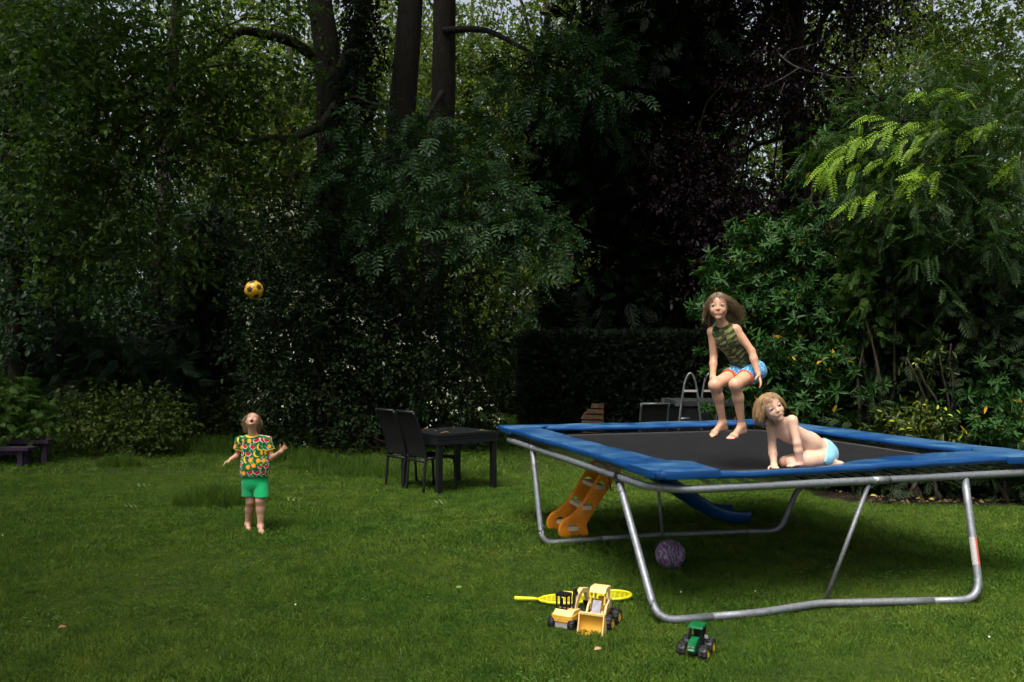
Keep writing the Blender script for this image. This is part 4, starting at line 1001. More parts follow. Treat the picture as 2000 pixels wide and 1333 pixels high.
def cube_panel(ax, sg, k):
    """one of three strips on each face of a ball, volleyball pattern"""
    V = []; n = 10
    for i in range(n + 1):
        for j in range(7):
            u = -1 + 2 * (i / n) ; w = -1 + 2 * (k + .02 + .96 * j / 6) / 3
            u *= .985; w = max(-.985, min(.985, w))
            p = np.array([sg, math.tan(u * math.pi / 4), math.tan(w * math.pi / 4)]); p = np.roll(p, ax)
            e = (i in (0, n)) or (j in (0, 6)); V.append(unit(p) * NBR * (.984 if e else 1))
    F = [(i * 7 + j, (i + 1) * 7 + j, (i + 1) * 7 + j + 1, i * 7 + j + 1) for i in range(n) for j in range(6)]
    return obj_np('panel', np.array(V), np.array(F), M_NET, nb_)
for ax in range(3):
    for sg in (-1, 1):
        for k in range(3): cube_panel(ax, sg, k)
# raised letters curving up the right side of the ball
M_LETTER = mat_plain('ball_lettering', (.42, .36, .44), .5)
def ball_text(s, size, parent, az0, el0, step):
    cu = bpy.data.curves.new('lettering', 'FONT'); cu.body = s; cu.size = size; cu.extrude = .0006; cu.align_x = 'CENTER'; cu.align_y = 'CENTER'; cu.space_character = 1.1
    o = bpy.data.objects.new('lettering', cu); COL.objects.link(o)
    dg = bpy.context.evaluated_depsgraph_get(); me = bpy.data.meshes.new_from_object(o.evaluated_get(dg)); bpy.data.objects.remove(o)
    bm = bmesh.new(); bm.from_mesh(me); bmesh.ops.triangulate(bm, faces=bm.faces); bmesh.ops.subdivide_edges(bm, edges=bm.edges[:], cuts=1)
    up = R(62); c, s_ = math.cos(up), math.sin(up)
    f0_ = np.array([math.cos(el0) * math.sin(az0), -math.cos(el0) * math.cos(az0), math.sin(el0)])
    rt = unit(np.cross([0, 0, 1.], f0_)) ; rt = np.array([math.cos(az0), math.sin(az0), 0]); uu = np.cross(f0_, rt) * -1; uu = unit(np.cross(rt, f0_)); uu = uu if uu[2] > 0 else -uu
    Mi = np.array(nb_.rotation_euler.to_matrix().inverted())
    for v in bm.verts:
        x, y, z = v.co; X = x * c - y * s_; Y = x * s_ + y * c
        p = unit(f0_ + (rt * X + uu * Y) / NBR) * (NBR * 1.002 + z)
        v.co = Vector(Mi @ p)
    return obj_bm('lettering', bm, M_LETTER, parent)
ball_text('GILBERT', .046, nb_, R(34), R(4), 0)

# ------------------------------------------------------------------ toddler slide under the trampoline
M_ORANGE = mat_plain('orange_plastic', (.80, .28, .010), .42, .5, col2=(.70, .22, .008), scale=12, bump=.08, bscale=25)
M_CREAM = mat_plain('cream_plastic', (.62, .52, .36), .5, .4, scale=12)
M_SLIDE = mat_plain('blue_plastic', (.004, .060, .20), .4, .5, scale=6)
s0 = GP(1134, 1046); s1 = GP(1470, 1018); sdv = unit((s1 - s0) * [1, 1, 0]); syaw = math.atan2(sdv[1], sdv[0]) + R(-6)
slide = thing('toddler_slide', 'orange plastic toddler slide with cream steps and blue chute', 'slide', s0 + np.array([-.08, .10, 0]), syaw)
slide.scale = (.97, 1, .86)
# side panel outline in (x along slide, z): foot, waist, top
out = [(-.16, .0), (.06, -.01), (.10, .05), (.085, .13), (.12, .20), (.20, .33), (.28, .46), (.37, .60), (.46, .74), (.50, .80), (.44, .84), (.36, .82), (.27, .72), (.18, .58), (.10, .44), (.02, .32), (-.06, .24), (-.14, .19), (-.185, .12), (-.19, .04)]
def side_panel(y0):
    bm = bmesh.new()
    pts = catmull(np.array([(x, 0, z) for x, z in out + [out[0]]]), 3)[:-1]
    holes = [(-.06, .115, .045), (.10, .335, .05), (.24, .555, .05)]
    # outer outline and holes filled as one face by triangulation
    loops = [[bm.verts.new((p[0], y0, p[2])) for p in pts]]
    for hx_, hz_, hr in holes:
        loops.append([bm.verts.new((hx_ + hr * math.cos(a), y0, hz_ + hr * .8 * math.sin(a))) for a in np.linspace(0, 6.283, 12, endpoint=False)])
    es = []
    for lp in loops: es += [bm.edges.new((lp[i], lp[(i + 1) % len(lp)])) for i in range(len(lp))]
    bmesh.ops.triangle_fill(bm, edges=es, use_beauty=True)
    ex = bmesh.ops.extrude_face_region(bm, geom=bm.faces[:])
    for v in [e for e in ex['geom'] if isinstance(e, bmesh.types.BMVert)]: v.co.y += .055
    bmesh.ops.recalc_face_normals(bm, faces=bm.faces)
    return obj_bm('side_panel', bm, M_ORANGE, slide, bevel=.008, seg=2)
for y0 in (-.20, .16): side_panel(y0)
for sx, sz in ((-.055, .10), (.085, .32), (.225, .54), (.36, .73)):
    bm = bmesh.new(); bm_prism(bm, [(sx - .045, sz - .022), (sx + .045, sz - .022), (sx + .045, sz + .018), (sx - .045, sz + .022)], 1, -.225, .205)
    obj_bm('step', bm, M_CREAM, slide, bevel=.012, seg=3)
prof = [(.40, .78), (.52, .79), (.62, .74), (.90, .555), (1.20, .34), (1.45, .165), (1.62, .085), (1.80, .055), (1.88, .06)]
cvp = catmull(np.array([(x, 0, z) for x, z in prof]), 4)
V = []; sec = [(-.20, .11), (-.185, .13), (-.165, .11), (-.15, .02), (-.10, 0), (0, -.004), (.10, 0), (.15, .02), (.165, .11), (.185, .13), (.20, .11), (.17, -.012), (0, -.022), (-.17, -.012)]
for q in cvp:
    for yy, zz in sec: V.append((q[0], yy, q[2] + zz))
m_ = len(sec)
F = [(i * m_ + j, (i + 1) * m_ + j, (i + 1) * m_ + (j + 1) % m_, i * m_ + (j + 1) % m_) for i in range(len(cvp) - 1) for j in range(m_)]
ch = obj_np('chute', np.array(V), np.array(F), M_SLIDE, slide)
tube_obj('cord', np.array([(.30, -.235, .70), (.31, -.24, .58), (.32, -.238, .50)]), .006, M_BLACKP, slide, sides=6)

# ------------------------------------------------------------------ garden table and chairs
M_ANTH = mat_plain('anthracite_aluminium', (.0065, .0075, .0095), .5, .35, var=.2, scale=20)
M_TEX = mat_plain('black_textilene', (.008, .008, .009), .75, .2, scale=60, bump=.2, bscale=700)
M_FRAMEL = mat_plain('grey_aluminium', (.10, .11, .12), .4, .5, metal=.4)
tn = GP(856, 968); tr_ = GP(966, 955); tyaw = math.atan2(tr_[1] - tn[1], tr_[0] - tn[0])
table = thing('garden_table', 'square anthracite garden table strewn with fallen leaves', 'table', tn, tyaw)
TS, TH = .90, .745
for i in range(6):
    y0 = -.02 + (TS + .04) * i / 6
    bm = bmesh.new(); bm_box(bm, (-.02, y0 + .003, TH - .03), (TS + .02, y0 + (TS + .04) / 6 - .003, TH)); obj_bm('slat', bm, M_ANTH, table, bevel=.004)
for lo, hi in (((-.015, -.015, TH - .13), (TS + .015, .03, TH - .075)), ((-.012, -.012, TH - .07), (TS + .012, .03, TH - .034)), ((-.015, TS - .03, TH - .13), (TS + .015, TS + .015, TH - .034)), ((-.015, .031, TH - .13), (.03, TS - .031, TH - .034)), ((TS - .03, .031, TH - .13), (TS + .015, TS - .031, TH - .034))):
    bm = bmesh.new(); bm_box(bm, lo, hi); obj_bm('apron', bm, M_ANTH, table, bevel=.004)
for x in (0, TS - .066):
    for y in (0, TS - .066):
        bm = bmesh.new(); bm_box(bm, (x, y, -.02), (x + .066, y + .066, TH - .131)); obj_bm('leg', bm, M_ANTH, table, bevel=.004)
def tubes_bar(name, pts, w, mat, parent):
    """flat bar of square section along a path"""
    return tube_obj(name, np.asarray(pts, float), w * .62, mat, parent, sides=8)
def make_chair(label, loc, rz, frame, group=None):
    """faces +x; origin on the ground between the back legs"""
    t = thing('garden_chair', label, 'chair', loc, rz, group)
    hw = .205
    back = lambda y: [(-.02, y, 0), (0, y, .30), (.015, y, .45), (-.02, y, .62), (-.10, y, .86), (-.17, y, 1.02)]
    for y in (-hw, hw):
        tubes_bar('back_leg', catmull(back(y), 4), .030, frame, t)
        tubes_bar('front_leg', catmull([(.02, y, .43), (.38, y, .445), (.435, y, .42), (.45, y, .30), (.47, y, 0)], 4), .028, frame, t)
    tubes_bar('top_rail', [(-.17, -hw, 1.02), (-.17, hw, 1.02)], .030, frame, t)
    tubes_bar('seat_rail', [(.01, -hw, .40), (.01, hw, .40)], .030, frame, t)
    tubes_bar('front_rail', [(.435, -hw, .42), (.435, hw, .42)], .026, frame, t)
    c = catmull([(.012, 0, .46), (-.02, 0, .62), (-.10, 0, .86), (-.168, 0, 1.015)], 5)
    V = np.vstack([c + [0, -hw + .012, 0], c + [0, hw - .012, 0], c + [-.006, -hw + .012, 0], c + [-.006, hw - .012, 0]]); k = len(c)
    F = [(i, i + 1, k + i + 1, k + i) for i in range(k - 1)] + [(2 * k + i, 3 * k + i, 3 * k + i + 1, 2 * k + i + 1) for i in range(k - 1)]
    obj_np('backrest', V, np.array(F), M_TEX, t)
    bm = bmesh.new(); bm_box(bm, (.02, -hw + .014, .437), (.43, hw - .014, .445)); obj_bm('seat', bm, M_TEX, t)
    return t
cd = np.array([math.cos(tyaw), math.sin(tyaw), 0]); cs_ = np.array([-math.sin(tyaw), math.cos(tyaw), 0])
cb = GP(832, 966)
make_chair('high-backed black garden chair nearest the camera at the table', cb + cs_ * .235, tyaw, M_ANTH, 'chairs at the garden table')
make_chair('farther high-backed black garden chair, left of the near one', cb + cs_ * .72 + cd * -.02, tyaw + R(3), M_ANTH, 'chairs at the garden table')
cc_ = PX(1278, 900, 12.3) * [1, 1, 0]
make_chair('dark garden chair with thin light frame beyond the trampoline', cc_ + [0, .1, 0], R(92), M_FRAMEL)
for i in range(9):
    g = np.random.default_rng(600 + i); p = tn + cd * g.uniform(.1, .8) + cs_ * g.uniform(.1, .8)
    v, f = place(T_LEAF if i > 2 else T_LANCE, np.zeros((1, 3)), np.array([[g.normal(), g.normal(), .05]]), np.array([[g.normal() * .2, g.normal() * .2, 1.]]), np.array([.07 if i > 2 else .16]))
    o = obj_np('fallen_leaf', v, f, M_LITTER); o.location = (p[0], p[1], TH + .006); tag(o, 'small dry leaf lying on the dark garden table', 'leaf', 'leaves fallen on the garden table')

# ------------------------------------------------------------------ pool, ladder and slatted panel behind the trampoline
M_LINER = mat_plain('pool_liner', (.010, .011, .013), .5, .3, scale=3)
M_POOLF = mat_plain('grey_pool_rail', (.075, .082, .088), .45, .5, metal=.3)
M_LADDER = mat_plain('ladder_steel', (.26, .28, .29), .35, .5, metal=.7)
PY = 13.0
pp = PX(1330, 850, PY) * [1, 1, 0]; pz = PX(1330, 789, PY)[2]
pool = thing('frame_pool', 'dark above-ground frame pool with grey top rail behind the trampoline', 'pool', pp)
for lo, hi in (((.0, 0, 0), (1.15, .03, pz - .04)), ((0, 1.2, 0), (1.15, 1.23, pz - .04)), ((0, .031, 0), (.03, 1.199, pz - .04)), ((1.12, .031, 0), (1.15, 1.199, pz - .04))):
    bm = bmesh.new(); bm_box(bm, lo, hi); obj_bm('liner_wall', bm, M_LINER, pool)
for a, b in (((-.06, .0), (1.2, .0)), ((-.06, 1.22), (1.2, 1.22)), ((0, -.02), (0, 1.25)), ((1.15, -.02), (1.15, 1.25))):
    bm = bmesh.new(); bm_box(bm, (min(a[0], b[0]) - .03, min(a[1], b[1]) - .03, pz - .036 + (.003 if a[0] == b[0] else 0)), (max(a[0], b[0]) + .03, max(a[1], b[1]) + .03, pz + .036 + (.003 if a[0] == b[0] else 0))); obj_bm('top_rail', bm, M_POOLF, pool, bevel=.012)
for x in (0, .55, 1.15):
    tube_obj('post', [(x, -.06, -.02), (x, -.05, pz - .03)], .02, M_LINER, pool, sides=8)
bm = bmesh.new(); bm_box(bm, (.031, .031, pz - .16), (1.119, 1.199, pz - .15)); obj_bm('water', bm, mat_plain('pool_water', (.01, .02, .022), .05, .5), pool)
lad = thing('pool_ladder', 'grey steel A-frame pool ladder behind the jumping girl', 'ladder', PX(1348, 850, PY - .12) * [1, 1, 0])
lo_ = np.array(lad.location)
for dx, dy in ((0, 0), (38, .35)):
    Y = PY - .12 + dy
    P = [PX(x + dx * (1 - .0), y, Y) - lo_ for x, y in ((1322, 905), (1327, 820), (1335, 762), (1340, 740), (1348, 729.5), (1356, 740), (1361, 762), (1368, 820), (1376, 905))]
    P[0][2] = max(0, P[0][2]) - .02; P[-1][2] = -.02
    tube_obj('handrail', catmull(P, 5), .0165, M_LADDER, lad, sides=10)
    a, b = PX(1336 + dx, 764, Y) - lo_, PX(1361 + dx, 764.5, Y) - lo_
    bm = bmesh.new(); bm_box(bm, (a[0], a[1] - .02, a[2] - .016), (b[0], b[1] + .02, a[2] + .016)); obj_bm('crossbar', bm, mat_plain('worn_grip', (.42, .40, .40), .6), lad, bevel=.004)
    for q in ((1333 + dx, 776), (1364 + dx, 778)):
        c = PX(*q, Y - .02) - lo_; bm = bmesh.new(); bm_box(bm, c - .018, c + .018); obj_bm('bracket', bm, M_LADDER, lad, bevel=.004)
for z in (.25, .5, .75):
    a = PX(1330, 800, PY - .12) - lo_; b = PX(1368, 800, PY + .23) - lo_
    tube_obj('rung', [(a[0], a[1], z), (b[0], b[1], z)], .02, M_LADDER, lad, sides=8)
M_WOOD = mat_plain('brown_weathered_board', (.10, .055, .030), .8, .2, var=.25, scale=10, bump=.3, bscale=60)
pn = PX(1157, 860, 14.2) * [1, 1, 0]
pan = thing('slatted_panel', 'small brown slatted wooden panel in front of the hedge', 'panel', pn, R(6))
for i in range(9):
    z0 = .06 + i * .098; w0 = -.20 + max(0, (i - 6)) * .085
    bm = bmesh.new(); bm_prism(bm, [(w0, z0 + .012), (.20, z0), (.20, z0 + .072), (w0 + .03, z0 + .088)], 1, 0, .02); obj_bm('board', bm, M_WOOD, pan, bevel=.004)
for x in (-.14, .16):
    bm = bmesh.new(); bm_box(bm, (x, .021, -.02), (x + .04, .05, .78 if x < 0 else .93)); obj_bm('batten', bm, M_WOOD, pan)

# ------------------------------------------------------------------ purple bench at the left edge
M_PURP = mat_plain('purple_stain', (.034, .020, .046), .75, .3, var=.2, scale=10, bump=.3, bscale=50)
bn = GP(40, 914); bz = lambda py: PX(40, py, bn[1])[2]
bench = thing('bench', 'low purple-stained wooden plank bench at the left edge', 'bench', bn)
for k, (y0, y1) in enumerate(((-.04, .10), (.115, .25))):
    bm = bmesh.new(); bm_box(bm, (-1.6, y0, bz(881)), (.13, y1, bz(875))); obj_bm('seat_plank', bm, M_PURP, bench, bevel=.006)
bm = bmesh.new(); bm_box(bm, (-1.2, .40, bz(872)), (.20, .54, bz(865))); obj_bm('back_plank', bm, M_PURP, bench, bevel=.006)
for x, y in ((-.02, .0), (-.02, .2), (.10, .45), (-1.5, .0), (-1.5, .2)):
    bm = bmesh.new(); bm_prism(bm, [(x - .045, -.02), (x + .045, -.02), (x + .05, bz(881) - .002 if y < .4 else bz(872) - .002), (x - .02, bz(881) - .002 if y < .4 else bz(872) - .002)], 1, y, y + .05); obj_bm('leg', bm, M_PURP, bench, bevel=.005)
bm = bmesh.new(); bm_box(bm, (-1.55, .06, bz(890)), (.08, .10, bz(882))); obj_bm('rail', bm, M_PURP, bench)

# ------------------------------------------------------------------ toys on the grass
M_TOYY = mat_plain('faded_yellow_plastic', (.78, .44, .06), .45, .5, col2=(.70, .36, .03), scale=9)
M_TOYC = mat_plain('sun_bleached_plastic', (.80, .62, .32), .55, .4, col2=(.78, .50, .16), scale=9)
M_TYRE = mat_plain('black_tyre', (.013, .013, .016), .5, .4)
M_GREYT = mat_plain('grey_toy_plastic', (.40, .38, .36), .5, .4)
M_SILV = mat_plain('silver_decal', (.34, .34, .37), .45, .4, scale=30, col2=(.24, .24, .28))
M_DKG = mat_plain('dark_window', (.03, .03, .034), .25, .5)
def wheel(parent, c, r, w, rimmat, lugs=14, rim=.55, chev=False):
    """tyre with tread blocks and a spoked rim; axle along x"""
    t = bpy.data.objects.new('wheel', None); link(t, parent); t.location = c
    pr = [(-w / 2, r * rim), (-w / 2, r * .90), (-w / 2 + w * .12, r * .96), (w / 2 - w * .12, r * .96), (w / 2, r * .90), (w / 2, r * rim), (w * .3, r * rim * .96), (-w * .3, r * rim * .96)]
    n = 28; V, F = [], []
    for i in range(n):
        a = 6.2832 * i / n
        for x, q in pr: V.append((x, q * math.cos(a), q * math.sin(a)))
    m_ = len(pr)
    F = [(i * m_ + j, i * m_ + (j + 1) % m_, ((i + 1) % n) * m_ + (j + 1) % m_, ((i + 1) % n) * m_ + j) for i in range(n) for j in range(m_)]
    bm = bmesh.new()
    for i in range(lugs):
        for s in ((-1, 1) if chev else (0,)):
            a = 6.2832 * (i + (.25 if s > 0 else 0)) / lugs
            M = Matrix.Rotation(a, 4, 'X') @ Matrix.Translation((s * w * .24, 0, r * .965)) @ Matrix.Rotation(s * R(32), 4, 'Z')
            hw = w * (.27 if chev else .47)
            bm_box(bm, (-hw, -r * (.07 if chev else .12), -r * .05), (hw, r * (.07 if chev else .12), r * .035), M)
    v2 = np.array([v.co[:] for v in bm.verts]); f2 = np.array([[q.index for q in f.verts] for f in bm.faces if True]) if bm.verts.index_update() is None else None
    bm.free()
    v, f = merge_np([(np.array(V), np.array(F)), (v2, f2)])
    obj_np('tyre', v, f, M_TYRE, t, smooth=False)
    bm = bmesh.new()
    bmesh.ops.create_cone(bm, cap_ends=True, segments=24, radius1=r * rim * .97, radius2=r * rim * .97, depth=w * .5, matrix=Matrix.Rotation(R(90), 4, 'Y'))
    for s in (-1, 1):
        M0 = Matrix.Translation((s * w * .42, 0, 0)) @ Matrix.Rotation(R(90), 4, 'Y')
        bmesh.ops.create_cone(bm, cap_ends=True, segments=12, radius1=r * rim * .3, radius2=r * rim * .3, depth=w * .18, matrix=M0)
        for k in range(5):
            bm_box(bm, (s * w * .25, -r * rim * .10, 0), (s * w * .25 + s * w * .2, r * rim * .10, r * rim * .93), Matrix.Rotation(6.2832 * k / 5, 4, 'X'))
        n2 = 24
        ring = [[bm.verts.new((s * w * xx, r * rim * q * math.cos(6.2832 * i / n2), r * rim * q * math.sin(6.2832 * i / n2))) for i in range(n2)] for xx, q in ((.25, .98), (.505, .98), (.505, .80), (.25, .78))]
        for k in range(3):
            for i in range(n2): bm.faces.new((ring[k][i], ring[k][(i + 1) % n2], ring[k + 1][(i + 1) % n2], ring[k + 1][i]))
    bmesh.ops.recalc_face_normals(bm, faces=bm.faces)
    obj_bm('rim', bm, rimmat, t)
    return t
def part(name, parent, mat, prisms=(), boxes=(), bevel=.003, seg=2):
    bm = bmesh.new()
    for poly, ax, a, b in prisms: bm_prism(bm, poly, ax, a, b)
    for lo, hi in boxes: bm_box(bm, lo, hi)
    return obj_bm(name, bm, mat, parent, bevel=bevel, seg=seg)

# wheel loader; local frame: front faces -y
lp = GP(1152, 1243); ld_ = thing('toy_wheel_loader', 'faded yellow toy wheel loader with its big bucket facing the camera', 'toy loader', lp, R(-24)); ld_.scale = (.87, .85, .85)
bk = [(-.010, .0), (.075, -.004), (.088, .03), (.082, .09), (.055, .132), (.040, .136), (.066, .09), (.070, .035), (.060, .012), (-.010, .010)]   # bucket section (y, z)
part('bucket', ld_, M_TOYY, [(bk, 0, -.085, .085)], bevel=.004)
for s in (-1, 1): part('bucket_cheek', ld_, M_TOYC, [([(-.012, -.002), (.08, -.004), (.09, .03), (.084, .095), (.05, .14), (.036, .14), (.02, .08)], 0, s * .0855, s * .0935)], bevel=.002)
part('bucket_lip', ld_, M_TOYC, boxes=[((-.094, .036, .134), (.094, .062, .147))], bevel=.005)
for s in (-1, 1):
    part('loader_arm', ld_, M_TOYC, [([(.07, .075), (.10, .10), (.17, .175), (.24, .20), (.26, .185), (.25, .165), (.18, .145), (.12, .075), (.09, .05)], 0, s * .060, s * .072)])
    part('cab_pillar', ld_, M_TOYY, [([(.185, .13), (.165, .18), (.20, .272), (.215, .272), (.188, .185), (.21, .13)], 0, s * .046, s * .057)])
    part('rear_pillar', ld_, M_TOYC, [([(.29, .12), (.30, .27), (.285, .275), (.262, .13)], 0, s * .046, s * .056)])
    part('fender', ld_, M_TOYC, [([(.21, .105), (.30, .105), (.30, .15), (.215, .155)], 0, s * .035, s * .0455)])
part('chassis', ld_, M_TOYY, boxes=[((-.040, .10, .04), (.040, .36, .105))], bevel=.006)
part('hood', ld_, M_TOYC, [([(.08, .06), (.10, .095), (.15, .125), (.20, .125), (.20, .06)], 0, -.045, .045)], bevel=.004)
part('windscreen_panel', ld_, M_SILV, [([(.125, .118), (.175, .205), (.182, .200), (.14, .115)], 0, -.032, .032)], bevel=.001)
part('decal_panel', ld_, M_TOYC, [([(.09, .094), (.12, .115), (.125, .110), (.095, .088)], 0, -.038, .038)], bevel=.001)
for s in (-1, 1): part('headlamp', ld_, M_DKG, boxes=[((s * .024 - .011, .094, .088), (s * .024 + .011, .1, .1))], bevel=.001)
part('roof', ld_, M_TOYC, [([(.172, .258), (.19, .285), (.22, .292), (.30, .288), (.315, .268), (.30, .258)], 0, -.060, .060)], bevel=.006)
part('engine_cover', ld_, M_GREYT, boxes=[((-.042, .29, .105), (.042, .39, .17))], bevel=.008)
part('seat', ld_, M_TOYY, boxes=[((-.025, .235, .105), (.025, .28, .15)), ((-.025, .268, .15), (.025, .282, .21))], bevel=.004)
for x in (-.088, .088):
    for y in (.155, .325): wheel(ld_, (x, y, .058), .060, .062, M_TOYY)

# excavator seen from behind; local frame: back faces -y
ep = GP(1100, 1228); ex_ = thing('toy_excavator', 'faded yellow toy excavator with black cab beside the loader', 'toy excavator', ep, R(-30)); ex_.scale = (.87, .87, .87)
ctw = [(-.085, .0), (-.08, -.022), (-.05, -.035), (.05, -.035), (.08, -.022), (.085, .0), (.075, .15), (-.075, .15)]
part('body', ex_, M_TOYY, [(ctw, 2, .055, .098)], bevel=.008, seg=3)
part('body_top', ex_, M_TOYC, [([(-.028, .098), (.14, .098), (.12, .120), (.02, .126)], 0, -.070, .076)], bevel=.006)
for s in (-1, 1): part('tail_lamp', ex_, M_TOYC, boxes=[((s * .022 - .006, -.038, .076), (s * .022 + .006, -.033, .084))], bevel=.001)
cabx = (-.066, .012); caby = (.03, .095); cz = (.121, .215)
for x in cabx:
    for y in caby: part('cab_post', ex_, M_BLACKP, boxes=[((x - .005, y - .005, cz[0]), (x + .005, y + .005, cz[1]))], bevel=.001)
part('cab_roof', ex_, M_BLACKP, boxes=[((cabx[0] - .008, caby[0] - .008, cz[1]), (cabx[1] + .008, caby[1] + .008, cz[1] + .016))], bevel=.004)
part('cab_sill', ex_, M_BLACKP, boxes=[((cabx[0] - .006, caby[0] - .006, cz[0]), (cabx[1] + .006, caby[0] + .006, cz[0] + .012)), ((cabx[0] - .006, caby[1] - .006, cz[0]), (cabx[1] + .006, caby[1] + .006, cz[0] + .012))], bevel=.001)
part('seat_back', ex_, M_BLACKP, boxes=[((-.042, .055, .121), (-.030, .062, .195))], bevel=.001)
part('boom', ex_, M_TOYC, [([(.06, .10), (.10, .10), (.13, .155), (.19, .21), (.27, .20), (.30, .12), (.32, .125), (.30, .225), (.20, .245), (.13, .215), (.09, .16)], 0, .030, .060)], bevel=.004)
part('ram', ex_, M_BLACKP, [([(.07, .13), (.085, .13), (.10, .26), (.085, .265)], 0, .036, .054)], bevel=.002)
part('stick', ex_, M_BLACKP, [([(.082, .255), (.098, .275), (.155, .205), (.14, .195)], 0, .036, .054)], bevel=.002)
part('digger_bucket', ex_, M_BLACKP, [([(.28, .13), (.33, .13), (.34, .06), (.30, .03), (.26, .05), (.275, .07), (.30, .06), (.31, .09)], 0, .02, .07)], bevel=.002)
part('undercarriage', ex_, M_GREYT, boxes=[((-.05, -.03, .012), (.045, .16, .052))], bevel=.004)
for x in (-.077, .077):
    for y in (-.012, .125): wheel(ex_, (x, y, .037), .040, .046, M_BLACKP, lugs=18)

# tractor; local frame: front faces -y
tp_ = GP(1356, 1284); tr2 = thing('toy_tractor', 'small green toy tractor with big black tyres and yellow rims', 'toy tractor', tp_, R(-30)); tr2.scale = (.92, .92, .86)
M_TGREEN = mat_plain('green_toy_paint', (.006, .14, .040), .3, .5, scale=20); M_TYEL = mat_plain('yellow_rim', (.72, .52, .01), .4, .5)
part('hood', tr2, M_TGREEN, [([(-.055, .045), (-.062, .065), (-.05, .10), (.0, .118), (.035, .122), (.035, .055), (-.03, .04)], 0, -.024, .024)], bevel=.006)
part('grille', tr2, M_TGREEN, [([(-.066, .05), (-.070, .062), (-.055, .078), (-.052, .05)], 0, -.019, .019)], bevel=.003)
for s in (-1, 1): part('headlamp', tr2, M_SILV, boxes=[((s * .011 - .006, -.066, .079), (s * .011 + .006, -.058, .086))], bevel=.001)
part('chassis', tr2, M_BLACKP, boxes=[((-.022, -.045, .03), (.022, .125, .052))], bevel=.004)
for x in (-.034, .034):
    for y in (.038, .115): part('cab_post', tr2, M_BLACKP, [([(y - .004, .08), (y + .004, .08), (y + .004, .178), (y - .004, .178)], 0, x - .0045, x + .0045)], bevel=.001)
part('roof', tr2, M_TGREEN, [([(.022, .176), (.03, .192), (.12, .194), (.13, .178)], 0, -.043, .043)], bevel=.005)
part('cab_floor', tr2, M_BLACKP, boxes=[((-.038, .036, .06), (.038, .125, .085))], bevel=.003)
part('seat', tr2, M_BLACKP, boxes=[((-.018, .07, .085), (.018, .10, .11)), ((-.018, .092, .11), (.018, .102, .145))], bevel=.003)
part('rear_window', tr2, M_DKG, boxes=[((-.03, .112, .09), (.03, .115, .172))], bevel=.0005)
tube_obj('exhaust', [(-.042, .03, .09), (-.042, .03, .175)], .004, M_BLACKP, tr2, sides=8)
part('mirror', tr2, M_SILV, boxes=[((.05, .045, .118), (.072, .05, .138))], bevel=.002)
tube_obj('mirror_arm', [(.034, .04, .11), (.052, .046, .12)], .0025, M_BLACKP, tr2, sides=6)
for x in (-.066, .066):
    for y, rr_ in ((-.018, .047), (.098, .054)): wheel(tr2, (x, y, rr_ - .004), rr_, .052, M_TYEL, lugs=12, chev=True, rim=.5)
for x, y in ((0, -.018), (0, .098)): tube_obj('axle', [(-.06, y, .045), (.06, y, .045)], .008, M_BLACKP, tr2, sides=8)

# rackets
M_RACK = mat_plain('acid_yellow_plastic', (.72, .66, .01), .4, .5, scale=14)
def racket(label, loc, rz, hl, tilt=0.0):
    t = thing('toy_racket', label, 'racket', loc, rz, 'plastic rackets behind the toy diggers')
    t.rotation_euler = (tilt, R(-2), rz)
    tube_obj('handle', [(0, 0, .028), (.006, 0, .03), (.02, 0, .03), (.13, 0, .026), (.17, 0, .022)], [.010, .018, .016, .0125, .010], M_RACK, t, sides=12)
    cx = .17 + hl / 2
    ov = np.array([(cx - hl / 2 * math.cos(a), .105 * math.sin(a) * (1 - .12 * math.cos(a)), .022) for a in np.linspace(0, 6.2832, 40, endpoint=False)])
    tube_obj('hoop', ov, .010, M_RACK, t, sides=8, closed=True)
    ss = []
    for k in range(1, 12):
        a = math.pi * k / 12; x = cx - hl / 2 * math.cos(a); w = .105 * math.sin(a) * (1 - .12 * math.cos(a)); ss.append(tube_np([(x, -w, .022), (x, w, .022)], .0032, 5))
    for k in range(-4, 5):
        y = k * .021; h = hl / 2 * math.sqrt(max(0, 1 - (y / .108) ** 2)); ss.append(tube_np([(cx - h, y, .0235), (cx + h, y, .0235)], .0032, 5))
    o = obj_np('string_grid', *merge_np(ss), M_RACK, t); o['kind'] = 'stuff'
racket('acid-yellow plastic racket, handle pointing left, behind the toy excavator', GP(1005, 1178), R(-4), .33)
racket('acid-yellow plastic racket, only its head showing behind the loader wheels', GP(1104, 1186) + [0, .22, 0], R(-9), .30)

